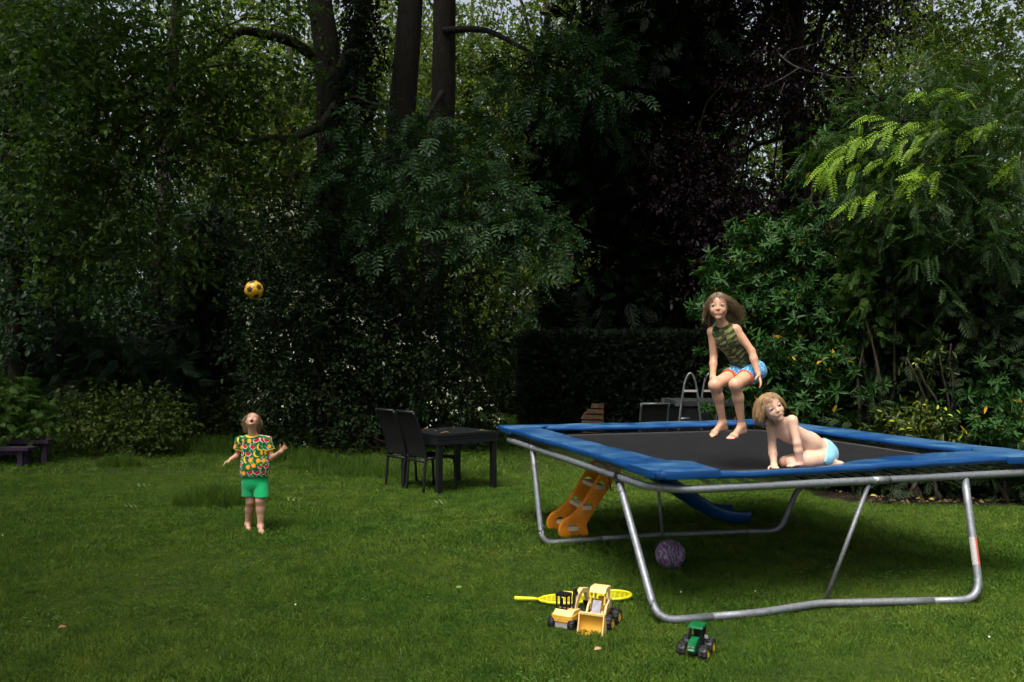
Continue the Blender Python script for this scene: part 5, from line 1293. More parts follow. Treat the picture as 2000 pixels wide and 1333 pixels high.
# ------------------------------------------------------------------ small things lying on the lawn
M_SPRIG = mat_leaf('dropped_leaf', (.08, .13, .04), (.15, .21, .07), trans=.2, rough=.6)
for px, py, rz, s, w in ((262, 953, .2, .26, 'left, near the long grass'), (236, 994, .5, .20, 'on the left of the lawn'), (556, 980, -.2, .24, 'right of the child'), (842, 986, .1, .24, 'in front of the table')):
    v, f = place(T_ASH, np.zeros((1, 3)), np.array([[1., .2, .02]]), np.array([[0, -.2, 1.]]), np.array([s]))
    o = obj_np('fallen_sprig', v, f, M_SPRIG); o.location = GP(px, py) + [0, 0, .045]; o.rotation_euler[2] = rz; tag(o, 'pale ash sprig fallen on the grass, ' + w, 'leaf', 'sprigs fallen on the lawn')
M_WHITE = mat_plain('white_petal', (.75, .75, .70), .6)
for px, py, w in ((1330, 1165, 'beside the near trampoline leg'), (1932, 1254, 'at the lower right'), (5, 1052, 'at the left edge'), (577, 1190, 'in the open lawn'), (1475, 1163, 'under the trampoline rail'), (1362, 985, 'beyond the slide')):
    c = GP(px, py); bm = bmesh.new()
    for k in range(9):
        a = 6.283 * k / 9; M = Matrix.Rotation(a, 4, 'Z'); vs = [bm.verts.new(M @ Vector(p)) for p in ((.003, -.002, 0), (.010, -.003, .002), (.013, 0, .001), (.010, .003, .002), (.003, .002, 0))]; bm.faces.new(vs)
    bmesh.ops.create_icosphere(bm, subdivisions=1, radius=.0045)
    o = obj_bm('daisy', bm, M_WHITE); o.location = c + [0, 0, .03]; o.rotation_euler[0] = R(35); o.scale = (.5, .5, .5); tag(o, 'tiny white lawn flower ' + w, 'flower', 'white flowers in the lawn')
for i, (px, py, col, w) in enumerate(((112, 1240, (.30, .14, .06), 'rust-coloured fallen leaf at the lower left'), (1160, 1284, (.45, .30, .16), 'tan dry leaf in front of the toy loader'), (890, 1160, (.16, .24, .06), 'pale green leaf lying in the open lawn'))):
    v, f = place(T_LEAF, np.zeros((1, 3)), np.array([[1., .4, .2]]), np.array([[-.3, -.5, 1.]]), np.array([.05]))
    o = obj_np('fallen_leaf', v, f, mat_leaf('fallen_leaf_%d' % i, col, col, trans=.1)); o.location = GP(px, py) + [0, 0, .04]; tag(o, w, 'leaf')
# ------------------------------------------------------------------ people: smooth implicit bodies meshed as one surface
class Field:
    """signed distance on a grid; parts are blended in one after the other"""
    def __init__(self, lo, hi, v):
        self.v = v; self.lo = np.asarray(lo, float)
        self.n = np.ceil((np.asarray(hi) - self.lo) / v).astype(int) + 1
        self.D = np.full(self.n, .05, np.float32)
    def box(self, lo, hi):
        a = np.clip(np.floor((np.asarray(lo) - self.lo) / self.v).astype(int), 0, self.n); b = np.clip(np.ceil((np.asarray(hi) - self.lo) / self.v).astype(int) + 1, 0, self.n)
        sl = tuple(slice(i, j) for i, j in zip(a, b))
        g = np.meshgrid(*[self.lo[k] + self.v * np.arange(a[k], b[k]) for k in range(3)], indexing='ij')
        return sl, np.stack(g, -1)
    def blend(self, sl, d, k, sub=False):
        A = self.D[sl]
        if sub:
            B = -d; h = np.maximum(k - np.abs(A - B), 0) / k; self.D[sl] = np.maximum(A, B) + h * h * k * .25
        else:
            h = np.maximum(k - np.abs(A - d), 0) / k; self.D[sl] = np.minimum(A, d) - h * h * k * .25
    def cone(self, a, b, ra, rb, k=.012, flat=None, q=1.0, sub=False):
        a = np.asarray(a, float); b = np.asarray(b, float); m = max(ra, rb) + k + 3 * self.v
        sl, P = self.box(np.minimum(a, b) - m, np.maximum(a, b) + m)
        if P.size == 0: return
        d = P - a; ab = b - a
        if flat is not None:
            fl = unit(flat); d = d + fl * (d @ fl)[..., None] * (q - 1); ab = ab + fl * (ab @ fl) * (q - 1)
        t = np.clip((d @ ab) / (ab @ ab + 1e-12), 0, 1)
        e = np.linalg.norm(d - t[..., None] * ab, axis=-1) - (ra + (rb - ra) * t)
        self.blend(sl, (e / (q if flat is not None else 1)).astype(np.float32), k, sub)
    def ell(self, c, r, M=None, k=.012, sub=False):
        c = np.asarray(c, float); r = np.asarray(r, float); M = np.eye(3) if M is None else M
        m = r.max() + k + 3 * self.v
        sl, P = self.box(c - m, c + m)
        if P.size == 0: return
        d = (P - c) @ M.T
        k0 = np.linalg.norm(d / r, axis=-1); k1 = np.linalg.norm(d / r ** 2, axis=-1) + 1e-9
        self.blend(sl, (k0 * (k0 - 1) / k1).astype(np.float32), k, sub)
    def cut(self, p, nrm):
        """keep the side against the normal"""
        ax = [self.lo[k] + self.v * np.arange(self.n[k]) for k in range(3)]
        nrm = unit(nrm); p = np.asarray(p, float)
        d = (ax[0] - p[0])[:, None, None] * nrm[0] + (ax[1] - p[1])[None, :, None] * nrm[1] + (ax[2] - p[2])[None, None, :] * nrm[2]
        self.D = np.maximum(self.D, d.astype(np.float32))
    def join(self, o, k=.006):
        h = np.maximum(k - np.abs(self.D - o.D), 0) / k; self.D = np.minimum(self.D, o.D) - h * h * k * .25
    def wrinkle(self, amp, freq, seed, stretch=(1, 1, 1)):
        g = np.random.default_rng(seed); ax = [self.lo[k] + self.v * np.arange(self.n[k]) for k in range(3)]
        w = 0
        for i in range(6):
            u = unit(g.normal(size=3)) * np.asarray(stretch) * freq * g.uniform(.6, 1.6)
            w = w + np.sin(u[0] * ax[0][:, None, None] + u[1] * ax[1][None, :, None] + u[2] * ax[2][None, None, :] + g.uniform(0, 6.3))
        self.D = self.D + (amp / 3 * w).astype(np.float32)
    def mesh(self):
        D = self.D; s = D < 0; nx, ny, nz = D.shape
        c = [s[i:nx - 1 + i, j:ny - 1 + j, k:nz - 1 + k] for i in (0, 1) for j in (0, 1) for k in (0, 1)]
        alls = np.logical_and.reduce(c); anys = np.logical_or.reduce(c); act = anys & ~alls
        idx = np.full(act.shape, -1, np.int64); I = np.argwhere(act); idx[act] = np.arange(len(I))
        acc = np.zeros((len(I), 3)); cnt = np.zeros(len(I))
        cor = [(i, j, k) for i in (0, 1) for j in (0, 1) for k in (0, 1)]
        val = {q: D[I[:, 0] + q[0], I[:, 1] + q[1], I[:, 2] + q[2]] for q in cor}
        for p in cor:
            for ax in range(3):
                if p[ax] == 0:
                    q = list(p); q[ax] = 1; q = tuple(q); a, b = val[p], val[q]; m = (a < 0) != (b < 0)
                    t = np.where(m, a / (a - b + 1e-20), 0)
                    e = np.array(p, float)[None] + 0 * acc; e[:, ax] += t; acc[m] += e[m]; cnt[m] += 1
        V = self.lo + self.v * (I + acc / np.maximum(cnt, 1)[:, None])
        F = []
        for ax in range(3):
            o1, o2 = (ax + 1) % 3, (ax + 2) % 3
            a = [slice(None)] * 3; b = [slice(None)] * 3; a[ax] = slice(0, -1); b[ax] = slice(1, None)
            s0, s1 = s[tuple(a)], s[tuple(b)]
            for flip, m in ((0, s0 & ~s1), (1, ~s0 & s1)):
                E = np.argwhere(m); E = E[(E[:, o1] > 0) & (E[:, o2] > 0) & (E[:, o1] < D.shape[o1] - 1) & (E[:, o2] < D.shape[o2] - 1)]
                q = []
                for d1, d2 in ((-1, -1), (0, -1), (0, 0), (-1, 0)):
                    w = E.copy(); w[:, o1] += d1; w[:, o2] += d2; q.append(idx[w[:, 0], w[:, 1], w[:, 2]])
                q = np.stack(q, 1); F.append(q[:, ::-1] if flip else q)
        F = np.vstack(F); F = F[(F >= 0).all(1)]
        # light smoothing keeps the surface free of steps
        for it in range(2):
            S = np.zeros_like(V); C = np.zeros(len(V))
            for i in range(4):
                for j in (1, 3):
                    np.add.at(S, F[:, i], V[F[:, (i + j) % 4]]); np.add.at(C, F[:, i], 1)
            V = V + .45 * (S / np.maximum(C, 1)[:, None] - V)
        return V, F

def frame_from(fwd, up):
    """rows: right, forward, up"""
    f = unit(fwd); r = unit(np.cross(f, up)); u = np.cross(r, f)
    return np.stack([r, f, u])

class Head:
    def __init__(self, c, fwd, up, H): self.c = np.asarray(c, float); self.M = frame_from(fwd, up); self.H = H
    def w(self, p): return self.c + (np.asarray(p, float) * self.H) @ self.M
    def loc(self, P): return ((P - self.c) @ self.M.T) / self.H

def add_head(B, h, mouth='closed', jaw=0.0):
    H = h.H; E = lambda c, r, k=.03, sub=False: B.ell(h.w(c), np.array(r) * H, h.M, k * H, sub)
    C = lambda a, b, ra, rb, k=.03, sub=False: B.cone(h.w(a), h.w(b), ra * H, rb * H, k * H, sub=sub)
    E((0, -.07, .13), (.350, .44, .362)); E((0, .05, -.10), (.292, .345, .37), .10)
    C((-.175, .06, -.20), (-.035, .27, -.40 - jaw), .11, .072, .08); C((.175, .06, -.20), (.035, .27, -.40 - jaw), .11, .072, .08)
    E((0, .295, -.42 - jaw), (.085, .075, .07), .05)
    for s in (-1, 1):
        E((s * .145, .240, -.160), (.120, .118, .135), .06)
        E((s * .148, .374, -.004), (.088, .046, .048), .05, True)
        C((s * .230, .310, .008), (s * .15, .350, .036), .016, .018, .03); C((s * .15, .350, .036), (s * .072, .346, .010), .018, .014, .03)
        C((s * .215, .315, -.018), (s * .145, .345, -.036), .012, .013, .015); C((s * .145, .345, -.036), (s * .08, .345, -.014), .013, .012, .015)
        E((s * .350, -.05, -.03), (.035, .085, .125), .02); E((s * .378, -.03, -.02), (.025, .045, .075), .02, True)
        E((s * .038, .385, -.133), (.028, .032, .025), .02)
        E((s * .023, .392, -.155), (.012, .014, .012), .008, True)
    C((0, .345, .03), (0, .408, -.115), .030, .038, .05); E((0, .415, -.122), (.037, .034, .031), .03)
    E((0, .335, -.27), (.12, .06, .07), .06)
    if mouth == 'open':
        E((0, .35, -.315 - jaw * .5), (.105, .16, .085 + jaw * .6), .02, True)
        for s in (-1, 1):
            C((s * .115, .315, -.30 - jaw * .5), (s * .04, .375, -.235), .018, .021, .015); C((s * .115, .315, -.31 - jaw * .5), (s * .035, .355, -.40 - jaw), .018, .024, .015)
        C((-.04, .375, -.235), (.04, .375, -.235), .021, .021, .012); C((-.035, .355, -.40 - jaw), (.035, .355, -.40 - jaw), .024, .024, .012)
    else:
        for s in (-1, 1):
            C((s * .105, .330, -.280), (s * .030, .378, -.266), .010, .017, .02); C((s * .100, .330, -.286), (s * .025, .374, -.322), .010, .021, .02)
        E((0, .41, -.293), (.070, .05, .009), .010, True)

def head_colour(P, col, h, hair, lip, brow, hairline, mouth='closed', jaw=0.0):
    L = h.loc(P); x, y, z = L[:, 0], L[:, 1], L[:, 2]
    near = (np.abs(x) < .5) & (np.abs(y) < .62) & (z > -.56) & (z < .62)
    def mixc(m, c):
        nonlocal col
        m = np.clip(m, 0, 1)[:, None]; col = col * (1 - m) + np.asarray(c) * m
    g = lambda cx, cy, cz, sx, sy, sz: np.exp(-((x - cx) / sx) ** 2 - ((y - cy) / sy) ** 2 - ((z - cz) / sz) ** 2)
    f = near & (y > .15)
    for s in (-1, 1): mixc(f * .35 * g(s * .2, .28, -.17, .10, .2, .09), (.62, .25, .19))
    mixc(f * .30 * g(0, .43, -.13, .06, .1, .05), (.60, .26, .20))
    if mouth == 'open':
        d = np.sqrt((x / .12) ** 2 + ((z + .318 + jaw * .5) / (.10 + jaw * .6)) ** 2)
        mixc(f * (y > .30) * np.clip((1.25 - d) / .2, 0, 1) * .5, lip); mixc(near * (y > .12) * (d < .9) * (y < .30) * (z > -.40 - jaw * .5) * 1.0, (.10, .012, .012))
    else:
        d = np.sqrt((x / .112) ** 2 + ((z + .294) / .046) ** 2); mixc(f * np.clip((1.05 - d) / .3, 0, 1) * .65, lip)
        mixc(f * (np.abs(x) < .08) * np.exp(-((z + .295) / .010) ** 2) * .9, (.12, .02, .02))
    for s in (-1, 1):
        ax = np.abs(x - s * .155); mixc(f * (ax < .095) * np.exp(-((z - .108 - .22 * (np.abs(x) - .15) + 1.6 * (x - s * .15) ** 2) / .018) ** 2) * .72, brow)
        mixc(f * (np.abs(x - s * .148) < .085) * np.exp(-((z - .036 + 3.5 * (x - s * .148) ** 2) / .010) ** 2) * .8, (.06, .03, .02))
    mixc(near * hairline(x, y, z) * 1.0, hair)
    return col

def add_eyes(h, parent, look=(0, 1, 0), iris=(.10, .09, .06)):
    for s in (-1, 1):
        n = 16; V, F, C = [], [], []
        c = h.w((s * .148, .288, -.002)); r = .074 * h.H
        ax = unit(np.asarray(look, float) @ h.M + np.array([0, 0, 0])); u = unit(np.cross(ax, [.1, .2, 1])); w = np.cross(ax, u)
        rings = [0, 7, 12, 17, 27, 32, 38, 60, 100, 140, 180]
        for a in rings:
            for k in range(n):
                t = 6.2832 * k / n; d = ax * math.cos(R(a)) + (u * math.cos(t) + w * math.sin(t)) * math.sin(R(a)); V.append(c + r * d)
                C.append((.008, .008, .008) if a <= 12 else (iris if a <= 28 else ((.05, .045, .04) if a <= 32 else (.44, .40, .38))))
        F = [(i * n + k, i * n + (k + 1) % n, (i + 1) * n + (k + 1) % n, (i + 1) * n + k) for i in range(len(rings) - 1) for k in range(n)]
        obj_np('eye', np.array(V), np.array(F), M_EYE, parent, cols=np.array(C))

def add_hand(B, wrist, d, nrm, thumb, L, curl=(.25, .3, .35, .4), spread=.10, tcurl=.2, rw=.0):
    """d = direction of the fingers, nrm = palm side, thumb = side the thumb is on"""
    d = unit(d); nrm = unit(np.asarray(nrm) - d * np.dot(nrm, d)); t = np.cross(d, nrm); t = t if np.dot(t, thumb) > 0 else -t
    w = np.asarray(wrist, float); kn = []
    kc = w + d * .50 * L
    B.cone(w, kc, .155 * L, .20 * L, .02, flat=nrm, q=1.9)
    for i, (o, ln) in enumerate(zip((.165, .055, -.055, -.16), (.42, .47, .43, .34))):
        k0 = kc + t * o * L - d * .02 * L
        p = k0; a = curl[i]; sd_ = unit(d + t * o * spread * 8)
        for j, f in enumerate((.45, .32, .25)):
            ang = a * (j + .6); dd = sd_ * math.cos(ang) + nrm * math.sin(ang); e = p + dd * ln * L * f
            B.cone(p, e, (.058 - .006 * j) * L, (.053 - .007 * j) * L, .005); p = e
    p = w + d * .14 * L + t * .13 * L
    for j, f in enumerate((.24, .17, .14)):
        dd = unit(d * (.55 + .25 * j) + t * (.75 - .25 * j) + nrm * (tcurl + .15 * j)); e = p + dd * f * L
        B.cone(p, e, (.075 - .010 * j) * L, (.066 - .010 * j) * L, .008); p = e

def add_foot(B, ankle, heel_dir, toe, up, L, r, side):
    """ankle joint, direction to heel, toe tip, up vector; side = +1 when the big toe lies towards +cross(fwd, up)"""
    a = np.asarray(ankle, float); toe = np.asarray(toe, float); heel = a + unit(heel_dir) * r * 1.5
    f = unit(toe - heel); up = unit(np.asarray(up) - f * np.dot(up, f)); s = np.cross(f, up) * side
    ball = heel + f * L * .66
    B.cone(a, heel, r, r * .92, .02); B.cone(a + f * r * .3, ball + up * .006, r * .95, r * .62, .025); B.cone(heel, ball, r * .80, r * .55, .02, flat=up, q=1.15)
    B.cone(ball + s * L * .10, ball - s * L * .13 - f * L * .05, r * .58, r * .48, .015)
    for i, (o, ln, q) in enumerate(zip((.135, .065, .0, -.06, -.115), (.30, .29, .26, .22, .17), (.40, .30, .29, .28, .27))):
        b0_ = ball + s * L * o * .95 - up * r * .12; e = b0_ + f * L * (ln - .02) - up * r * .15
        B.cone(b0_, e, r * q, r * q * .85, .006)

def hair_strands(h, roots, flow, length, n, rad, seed, gravity=(0, 0, -1), curl=.0, clump=10, drift=(0, 0, 0), dw=None, stiff=.82, lift=.25, seg=8, shell=1.05):
    """strands grown from the scalp, kept outside the head; roots(u) gives local scalp points, flow(local) the combing direction"""
    g = np.random.default_rng(seed); H = h.H; parts = []
    cen = np.array([0, -.07, .12]); rad3 = np.array([.358, .45, .370]) * shell
    G = unit(gravity); Gl = h.M @ G; Dl = h.M @ np.asarray(drift, float)
    gi = roots(g, n // clump)
    P0 = np.repeat(gi, clump, 0) + g.normal(size=(len(gi) * clump, 3)) * .055
    P0 = cen + (P0 - cen) / np.linalg.norm((P0 - cen) / rad3, axis=1, keepdims=True) * 1.0
    ln = np.repeat(length(gi, g), clump) * g.uniform(.82, 1.06, len(P0))
    nrm = unit((P0 - cen) / rad3 ** 2); d = unit(flow(P0) + nrm * lift + np.repeat(g.normal(size=(len(gi), 3)) * .12, clump, 0) + g.normal(size=P0.shape) * .06)
    pts = [P0]; p = P0; ph = np.repeat(g.uniform(0, 6.3, len(gi)), clump)
    side = unit(np.cross(d, nrm)); DW = np.ones((len(P0), 1)) if dw is None else dw(P0)[:, None]
    for k in range(seg):
        d = unit(d * stiff + (1 - stiff) * (Gl[None] * 1.0 + Dl[None] * DW * (.4 + k / seg)) + side * (curl * np.sin(ph + k * 1.15))[:, None])
        p = p + d * (ln / seg)[:, None]
        q = (p - cen) / rad3; m = np.linalg.norm(q, axis=1, keepdims=True)
        p = np.where(m < 1.0, cen + (p - cen) / np.maximum(m, .3), p)
        # strands of one lock draw together towards the tip
        gm_ = p.reshape(len(gi), clump, 3); mu = gm_.mean(1, keepdims=True); gm_ = mu + (gm_ - mu) * (1 - .10 * (k > 2)); p = gm_.reshape(-1, 3)
        pts.append(p)
    W = np.stack([h.w(q) for q in pts], 1)                     # strands x points x 3
    T = unit(np.gradient(W, axis=1)); U = unit(np.cross(T, [.31, .52, .79])); X = np.cross(T, U)
    t = np.linspace(0, 1, seg + 1); rr = rad * (1 - .75 * t ** 2)
    tri = [(math.cos(a), math.sin(a)) for a in (0, 2.094, 4.189)]
    V = np.stack([W + rr[None, :, None] * (c * U + s * X) for c, s in tri], 2)     # strand, point, 3, xyz
    ns, npt = V.shape[:2]
    base = (np.arange(ns) * npt * 3)[:, None, None, None] + (np.arange(npt - 1) * 3)[None, :, None, None]
    j = np.arange(3)[None, None, :, None]; j2 = (np.arange(3) + 1)[None, None, :, None] % 3
    F = np.concatenate([base + j, base + j2, base + j2 + 3, base + j + 3], -1).reshape(-1, 4)
    return V.reshape(-1, 3), F

M_SKIN = mat_vcol('skin', rough=.46, spec=.4, sss=.35, bump=.05, bscale=260)
M_EYE = mat_vcol('eye', rough=.08, spec=.6)
M_CLOTH = mat_vcol('printed_cotton', rough=.85, spec=.15, bump=.15, bscale=420, sheen=.2)
def mat_hair(name, c1, c2):
    m, n, l, b = mat_new(name); g = n.new('ShaderNodeNewGeometry'); r = ramp(n, [(0, c1), (1, c2)]); l.new(g.outputs['Random Per Island'], r.inputs[0]); l.new(r.outputs[0], b.inputs['Base Color'])
    b.inputs['Roughness'].default_value = .38; b.inputs['Specular IOR Level'].default_value = .45
    return m
def person(label, loc): return thing('person', label, 'person', loc)
def put(name, V, F, mat, p, cols=None):
    return obj_np(name, V - np.array(p.location), F, mat, p, cols=cols)
def blob(P, c, r): return np.exp(-((P - np.asarray(c)) ** 2).sum(1) / r ** 2)
J = PX

# ================================================================== girl jumping in the camouflage top
def girl():
    Y = 6.05
    p = person('girl in camouflage vest and blue shorts jumping above the trampoline', tuple(J(1432, 858, Y) * [1, 1, 1]))
    hc = J(1403, 598, Y - .02); h = Head(hc, unit([-.28, -.95, -.03]), unit([-.06, -.12, 1]), .205)
    neck = J(1411, 633, Y + .03); chest = J(1422, 660, Y + .04); waist = J(1449, 694, Y + .10); pelv = J(1462, 722, Y + .14)
    shR, shL = J(1391, 648, Y + .07), J(1437, 644, Y - .02)
    elR, wrR = J(1394, 697, Y + .10), J(1392, 738, Y + .04); elL, wrL = J(1468, 686, Y - .05), J(1481, 731, Y - .10)
    hipR, hipL = J(1450, 724, Y + .17), J(1474, 726, Y + .09)
    knR, anR = J(1396, 752, Y - .06), J(1412, 826, Y + .06); knL, anL = J(1436, 751, Y - .14), J(1449, 832, Y - .02)
    toR, toL = J(1381, 853, Y - .02), J(1422, 858, Y - .10)
    front = unit(np.array([-.60, -.78, .0])); side = unit(np.cross(front, chest - pelv))
    lo = np.array([hc[0] - .32, Y - .42, toL[2] - .06]); hi = np.array([wrL[0] + .14, Y + .40, hc[2] + .18])
    B = Field(lo, hi, .0042)
    B.cone(pelv, waist, .080, .080, .03, flat=front, q=1.2); B.cone(waist, chest, .080, .092, .03, flat=front, q=1.25); B.cone(chest, neck - (neck - chest) * .35, .085, .05, .03, flat=front, q=1.3)
    B.cone(shR, shL, .034, .034, .03); B.cone(h.w((0, -.12, -.25)), neck - (neck - chest) * .25, .036, .042, .02)
    for a, b, c in ((shR, elR, wrR), (shL, elL, wrL)):
        B.cone(a, b, .035, .026, .02); B.cone(b, b + (c - b) * .35, .027, .028, .012); B.cone(b + (c - b) * .35, c, .028, .0185, .012)
    add_hand(B, wrL, J(1487, 752, Y - .14) - wrL, [-1, .2, -.3], [-.4, -1, 0], .118, curl=(.12, .2, .26, .32), tcurl=.5, spread=.10)
    add_hand(B, wrR, J(1387, 772, Y + .0) - wrR, [.6, .6, 0], [0, -1, 0], .115, curl=(.3, .3, .35, .4))
    for hp_, k_, a_, t_, sd_ in ((hipR, knR, anR, toR, -1), (hipL, knL, anL, toL, 1)):
        B.cone(hp_, k_, .064, .042, .02); B.ell(k_ + (a_ - k_) * .02, (.043, .045, .045), None, .02)
        cf_ = k_ + (a_ - k_) * .32 + np.array([.008, .012, 0]); B.cone(k_, cf_, .038, .039, .02); B.cone(cf_, a_, .039, .0225, .02)
        add_foot(B, a_, unit([.35, .3, -1]), t_, [0, -.3, 1], .165, .0265, sd_)
    add_head(B, h)
    V, F = B.mesh(); n = len(V)
    col = np.tile([.60, .34, .220], (n, 1))
    for q, r, m in ((knR, .05, .3), (knL, .05, .3), (elL, .04, .25), (toR, .06, .3), (toL, .06, .3), (wrL + [0, 0, -.06], .07, .3)): 
        w = (m * blob(V, q, r))[:, None]; col = col * (1 - w) + np.array([.60, .26, .19]) * w
    hl = lambda x, y, z: np.clip((z - (.26 - .9 * np.clip(-(y - .20), 0, 1) * 1.0)) / .04, 0, 1) * (z > -.25) + (y < -.12) * (z > -.35)
    col = head_colour(V, col, h, (.06, .035, .022), (.50, .17, .15), (.16, .09, .055), hl)
    put('body', V, F, M_SKIN, p, col)
    add_eyes_at(h, p, (.25, 1, .05), (.10, .075, .045))
    # vest
    T = Field(lo, hi, .0045); e = .010
    T.cone(waist + (pelv - waist) * .75, waist, .086 + e, .084 + e, .03, flat=front, q=1.18); T.cone(waist, chest, .084 + e, .094 + e * .8, .03, flat=front, q=1.22); T.cone(chest, neck - (neck - chest) * .30, .087 + e * .7, .055, .03, flat=front, q=1.25)
    T.cone(shR + (shL - shR) * .12 + (chest - neck) * .02, shL - (shL - shR) * .12 + (chest - neck) * .02, .041, .041, .03)
    T.wrinkle(.0028, 55, 4, (1, 1, .8)); T.cut(neck + (neck - chest) * .18, neck - chest)
    T.ell(neck + front * .035 + np.array([0, 0, .010]), (.050, .05, .036), None, .01, True)
    T.cut(waist + (pelv - waist) * .85, pelv - waist)
    V, F = T.mesh()
    g = np.random.default_rng(2); u = V @ side; w = V @ unit(chest - pelv)
    def nz(f, s):
        r_ = np.random.default_rng(s); o = 0
        for i in range(9):
            a = r_.uniform(-1, 1, 2) * f; o = o + np.sin(u * a[0] * .7 + w * a[1] * 1.6 + r_.uniform(0, 6) + .8 * np.sin(u * f * .5 + i))
        return o / 3
    c = np.tile([.030, .055, .018], (len(V), 1)); c[nz(120, 1) > .25] = (.060, .036, .018); c[nz(120, 5) > .40] = (.19, .20, .065); c[nz(110, 9) > .60] = (.012, .017, .009); c[nz(150, 13) > .75] = (.10, .15, .04)
    put('vest', V, F, M_CLOTH, p, c)
    # shorts
    S = Field(lo, hi, .0045)
    S.cone(pelv + (waist - pelv) * .55, pelv, .082, .090, .03, flat=front, q=1.12)
    hems = []
    for hp_, k_ in ((hipR, knR), (hipL, knL)):
        S.cone(hp_, hp_ + (k_ - hp_) * .40, .078, .070, .02); hems.append((hp_ + (k_ - hp_) * .42, k_ - hp_))
    S.wrinkle(.0025, 60, 8)
    for q, d in hems: pass
    L_ = [Field(lo, hi, .0045) for _ in range(2)]
    for f_, (hp_, k_) in zip(L_, ((hipR, knR), (hipL, knL))):
        f_.cone(hp_ - (k_ - hp_) * .1, hp_ + (k_ - hp_) * .70, .076, .060, .02); f_.wrinkle(.0025, 60, 8); f_.cut(hp_ + (k_ - hp_) * .52, k_ - hp_)
    S2 = Field(lo, hi, .0045); S2.cone(pelv + (waist - pelv) * .55, pelv, .084, .092, .03, flat=front, q=1.12); S2.cut(pelv + (waist - pelv) * .42, waist - pelv)
    S2.join(L_[0], .02); S2.join(L_[1], .02)
    V, F = S2.mesh()
    c = np.tile([.03, .30, .62], (len(V), 1)); sp = (np.sin(V[:, 0] * 230 + np.sin(V[:, 2] * 180)) * np.sin(V[:, 2] * 210 + 1.3 * np.sin(V[:, 1] * 150))); c[sp > .62] = (.50, .64, .70); c[sp < -.72] = (.01, .03, .12)
    for hp_, k_ in ((hipR, knR), (hipL, knL)):
        t = ((V - (hp_ + (k_ - hp_) * .52)) @ unit(k_ - hp_)); dr = np.linalg.norm((V - hp_) - np.outer((V - hp_) @ unit(k_ - hp_), unit(k_ - hp_)), axis=1); c[(t > -.007) & (t < .02) & (dr < .11)] = (.58, .11, .02)
    put('shorts', V, F, M_CLOTH, p, c)
    # hair: shoulder-length, blown to the right
    M = mat_hair('brown_hair', (.070, .042, .025), (.32, .21, .125))
    def roots(g, n):
        out = []
        while len(out) < n:
            q = unit(g.normal(size=3)); q = q * [.358, .45, .370] + [0, -.07, .12]
            if q[2] > .33 - .2 * (q[1] < .0) - .75 * (q[1] < -.12) - .25 * (abs(q[0]) > .30) and not (q[1] > .16 and q[2] < .36): out.append(q)
        return np.array(out)
    part_ = .04
    flow = lambda P: np.stack([np.where(P[:, 0] > part_, .55, -.9), -.45 + 0 * P[:, 0], -.45 + 0 * P[:, 0]], 1)
    V1, F1 = hair_strands(h, roots, flow, lambda r, g: g.uniform(.42, .78, len(r)) + .20 * (r[:, 0] < 0), 3000, .00125, 5, curl=.30, drift=(1.0, .3, .45), dw=lambda P: np.where(P[:, 0] < .05, 1.0, .05), stiff=.76, lift=.0, clump=10, shell=1.02)
    put('hair', V1, F1, M, p)
def add_eyes_at(h, p, look, iris):
    off = np.array(p.location); h2 = Head(h.c - off, h.M[1], h.M[2], h.H); add_eyes(h2, p, look, iris)
girl()

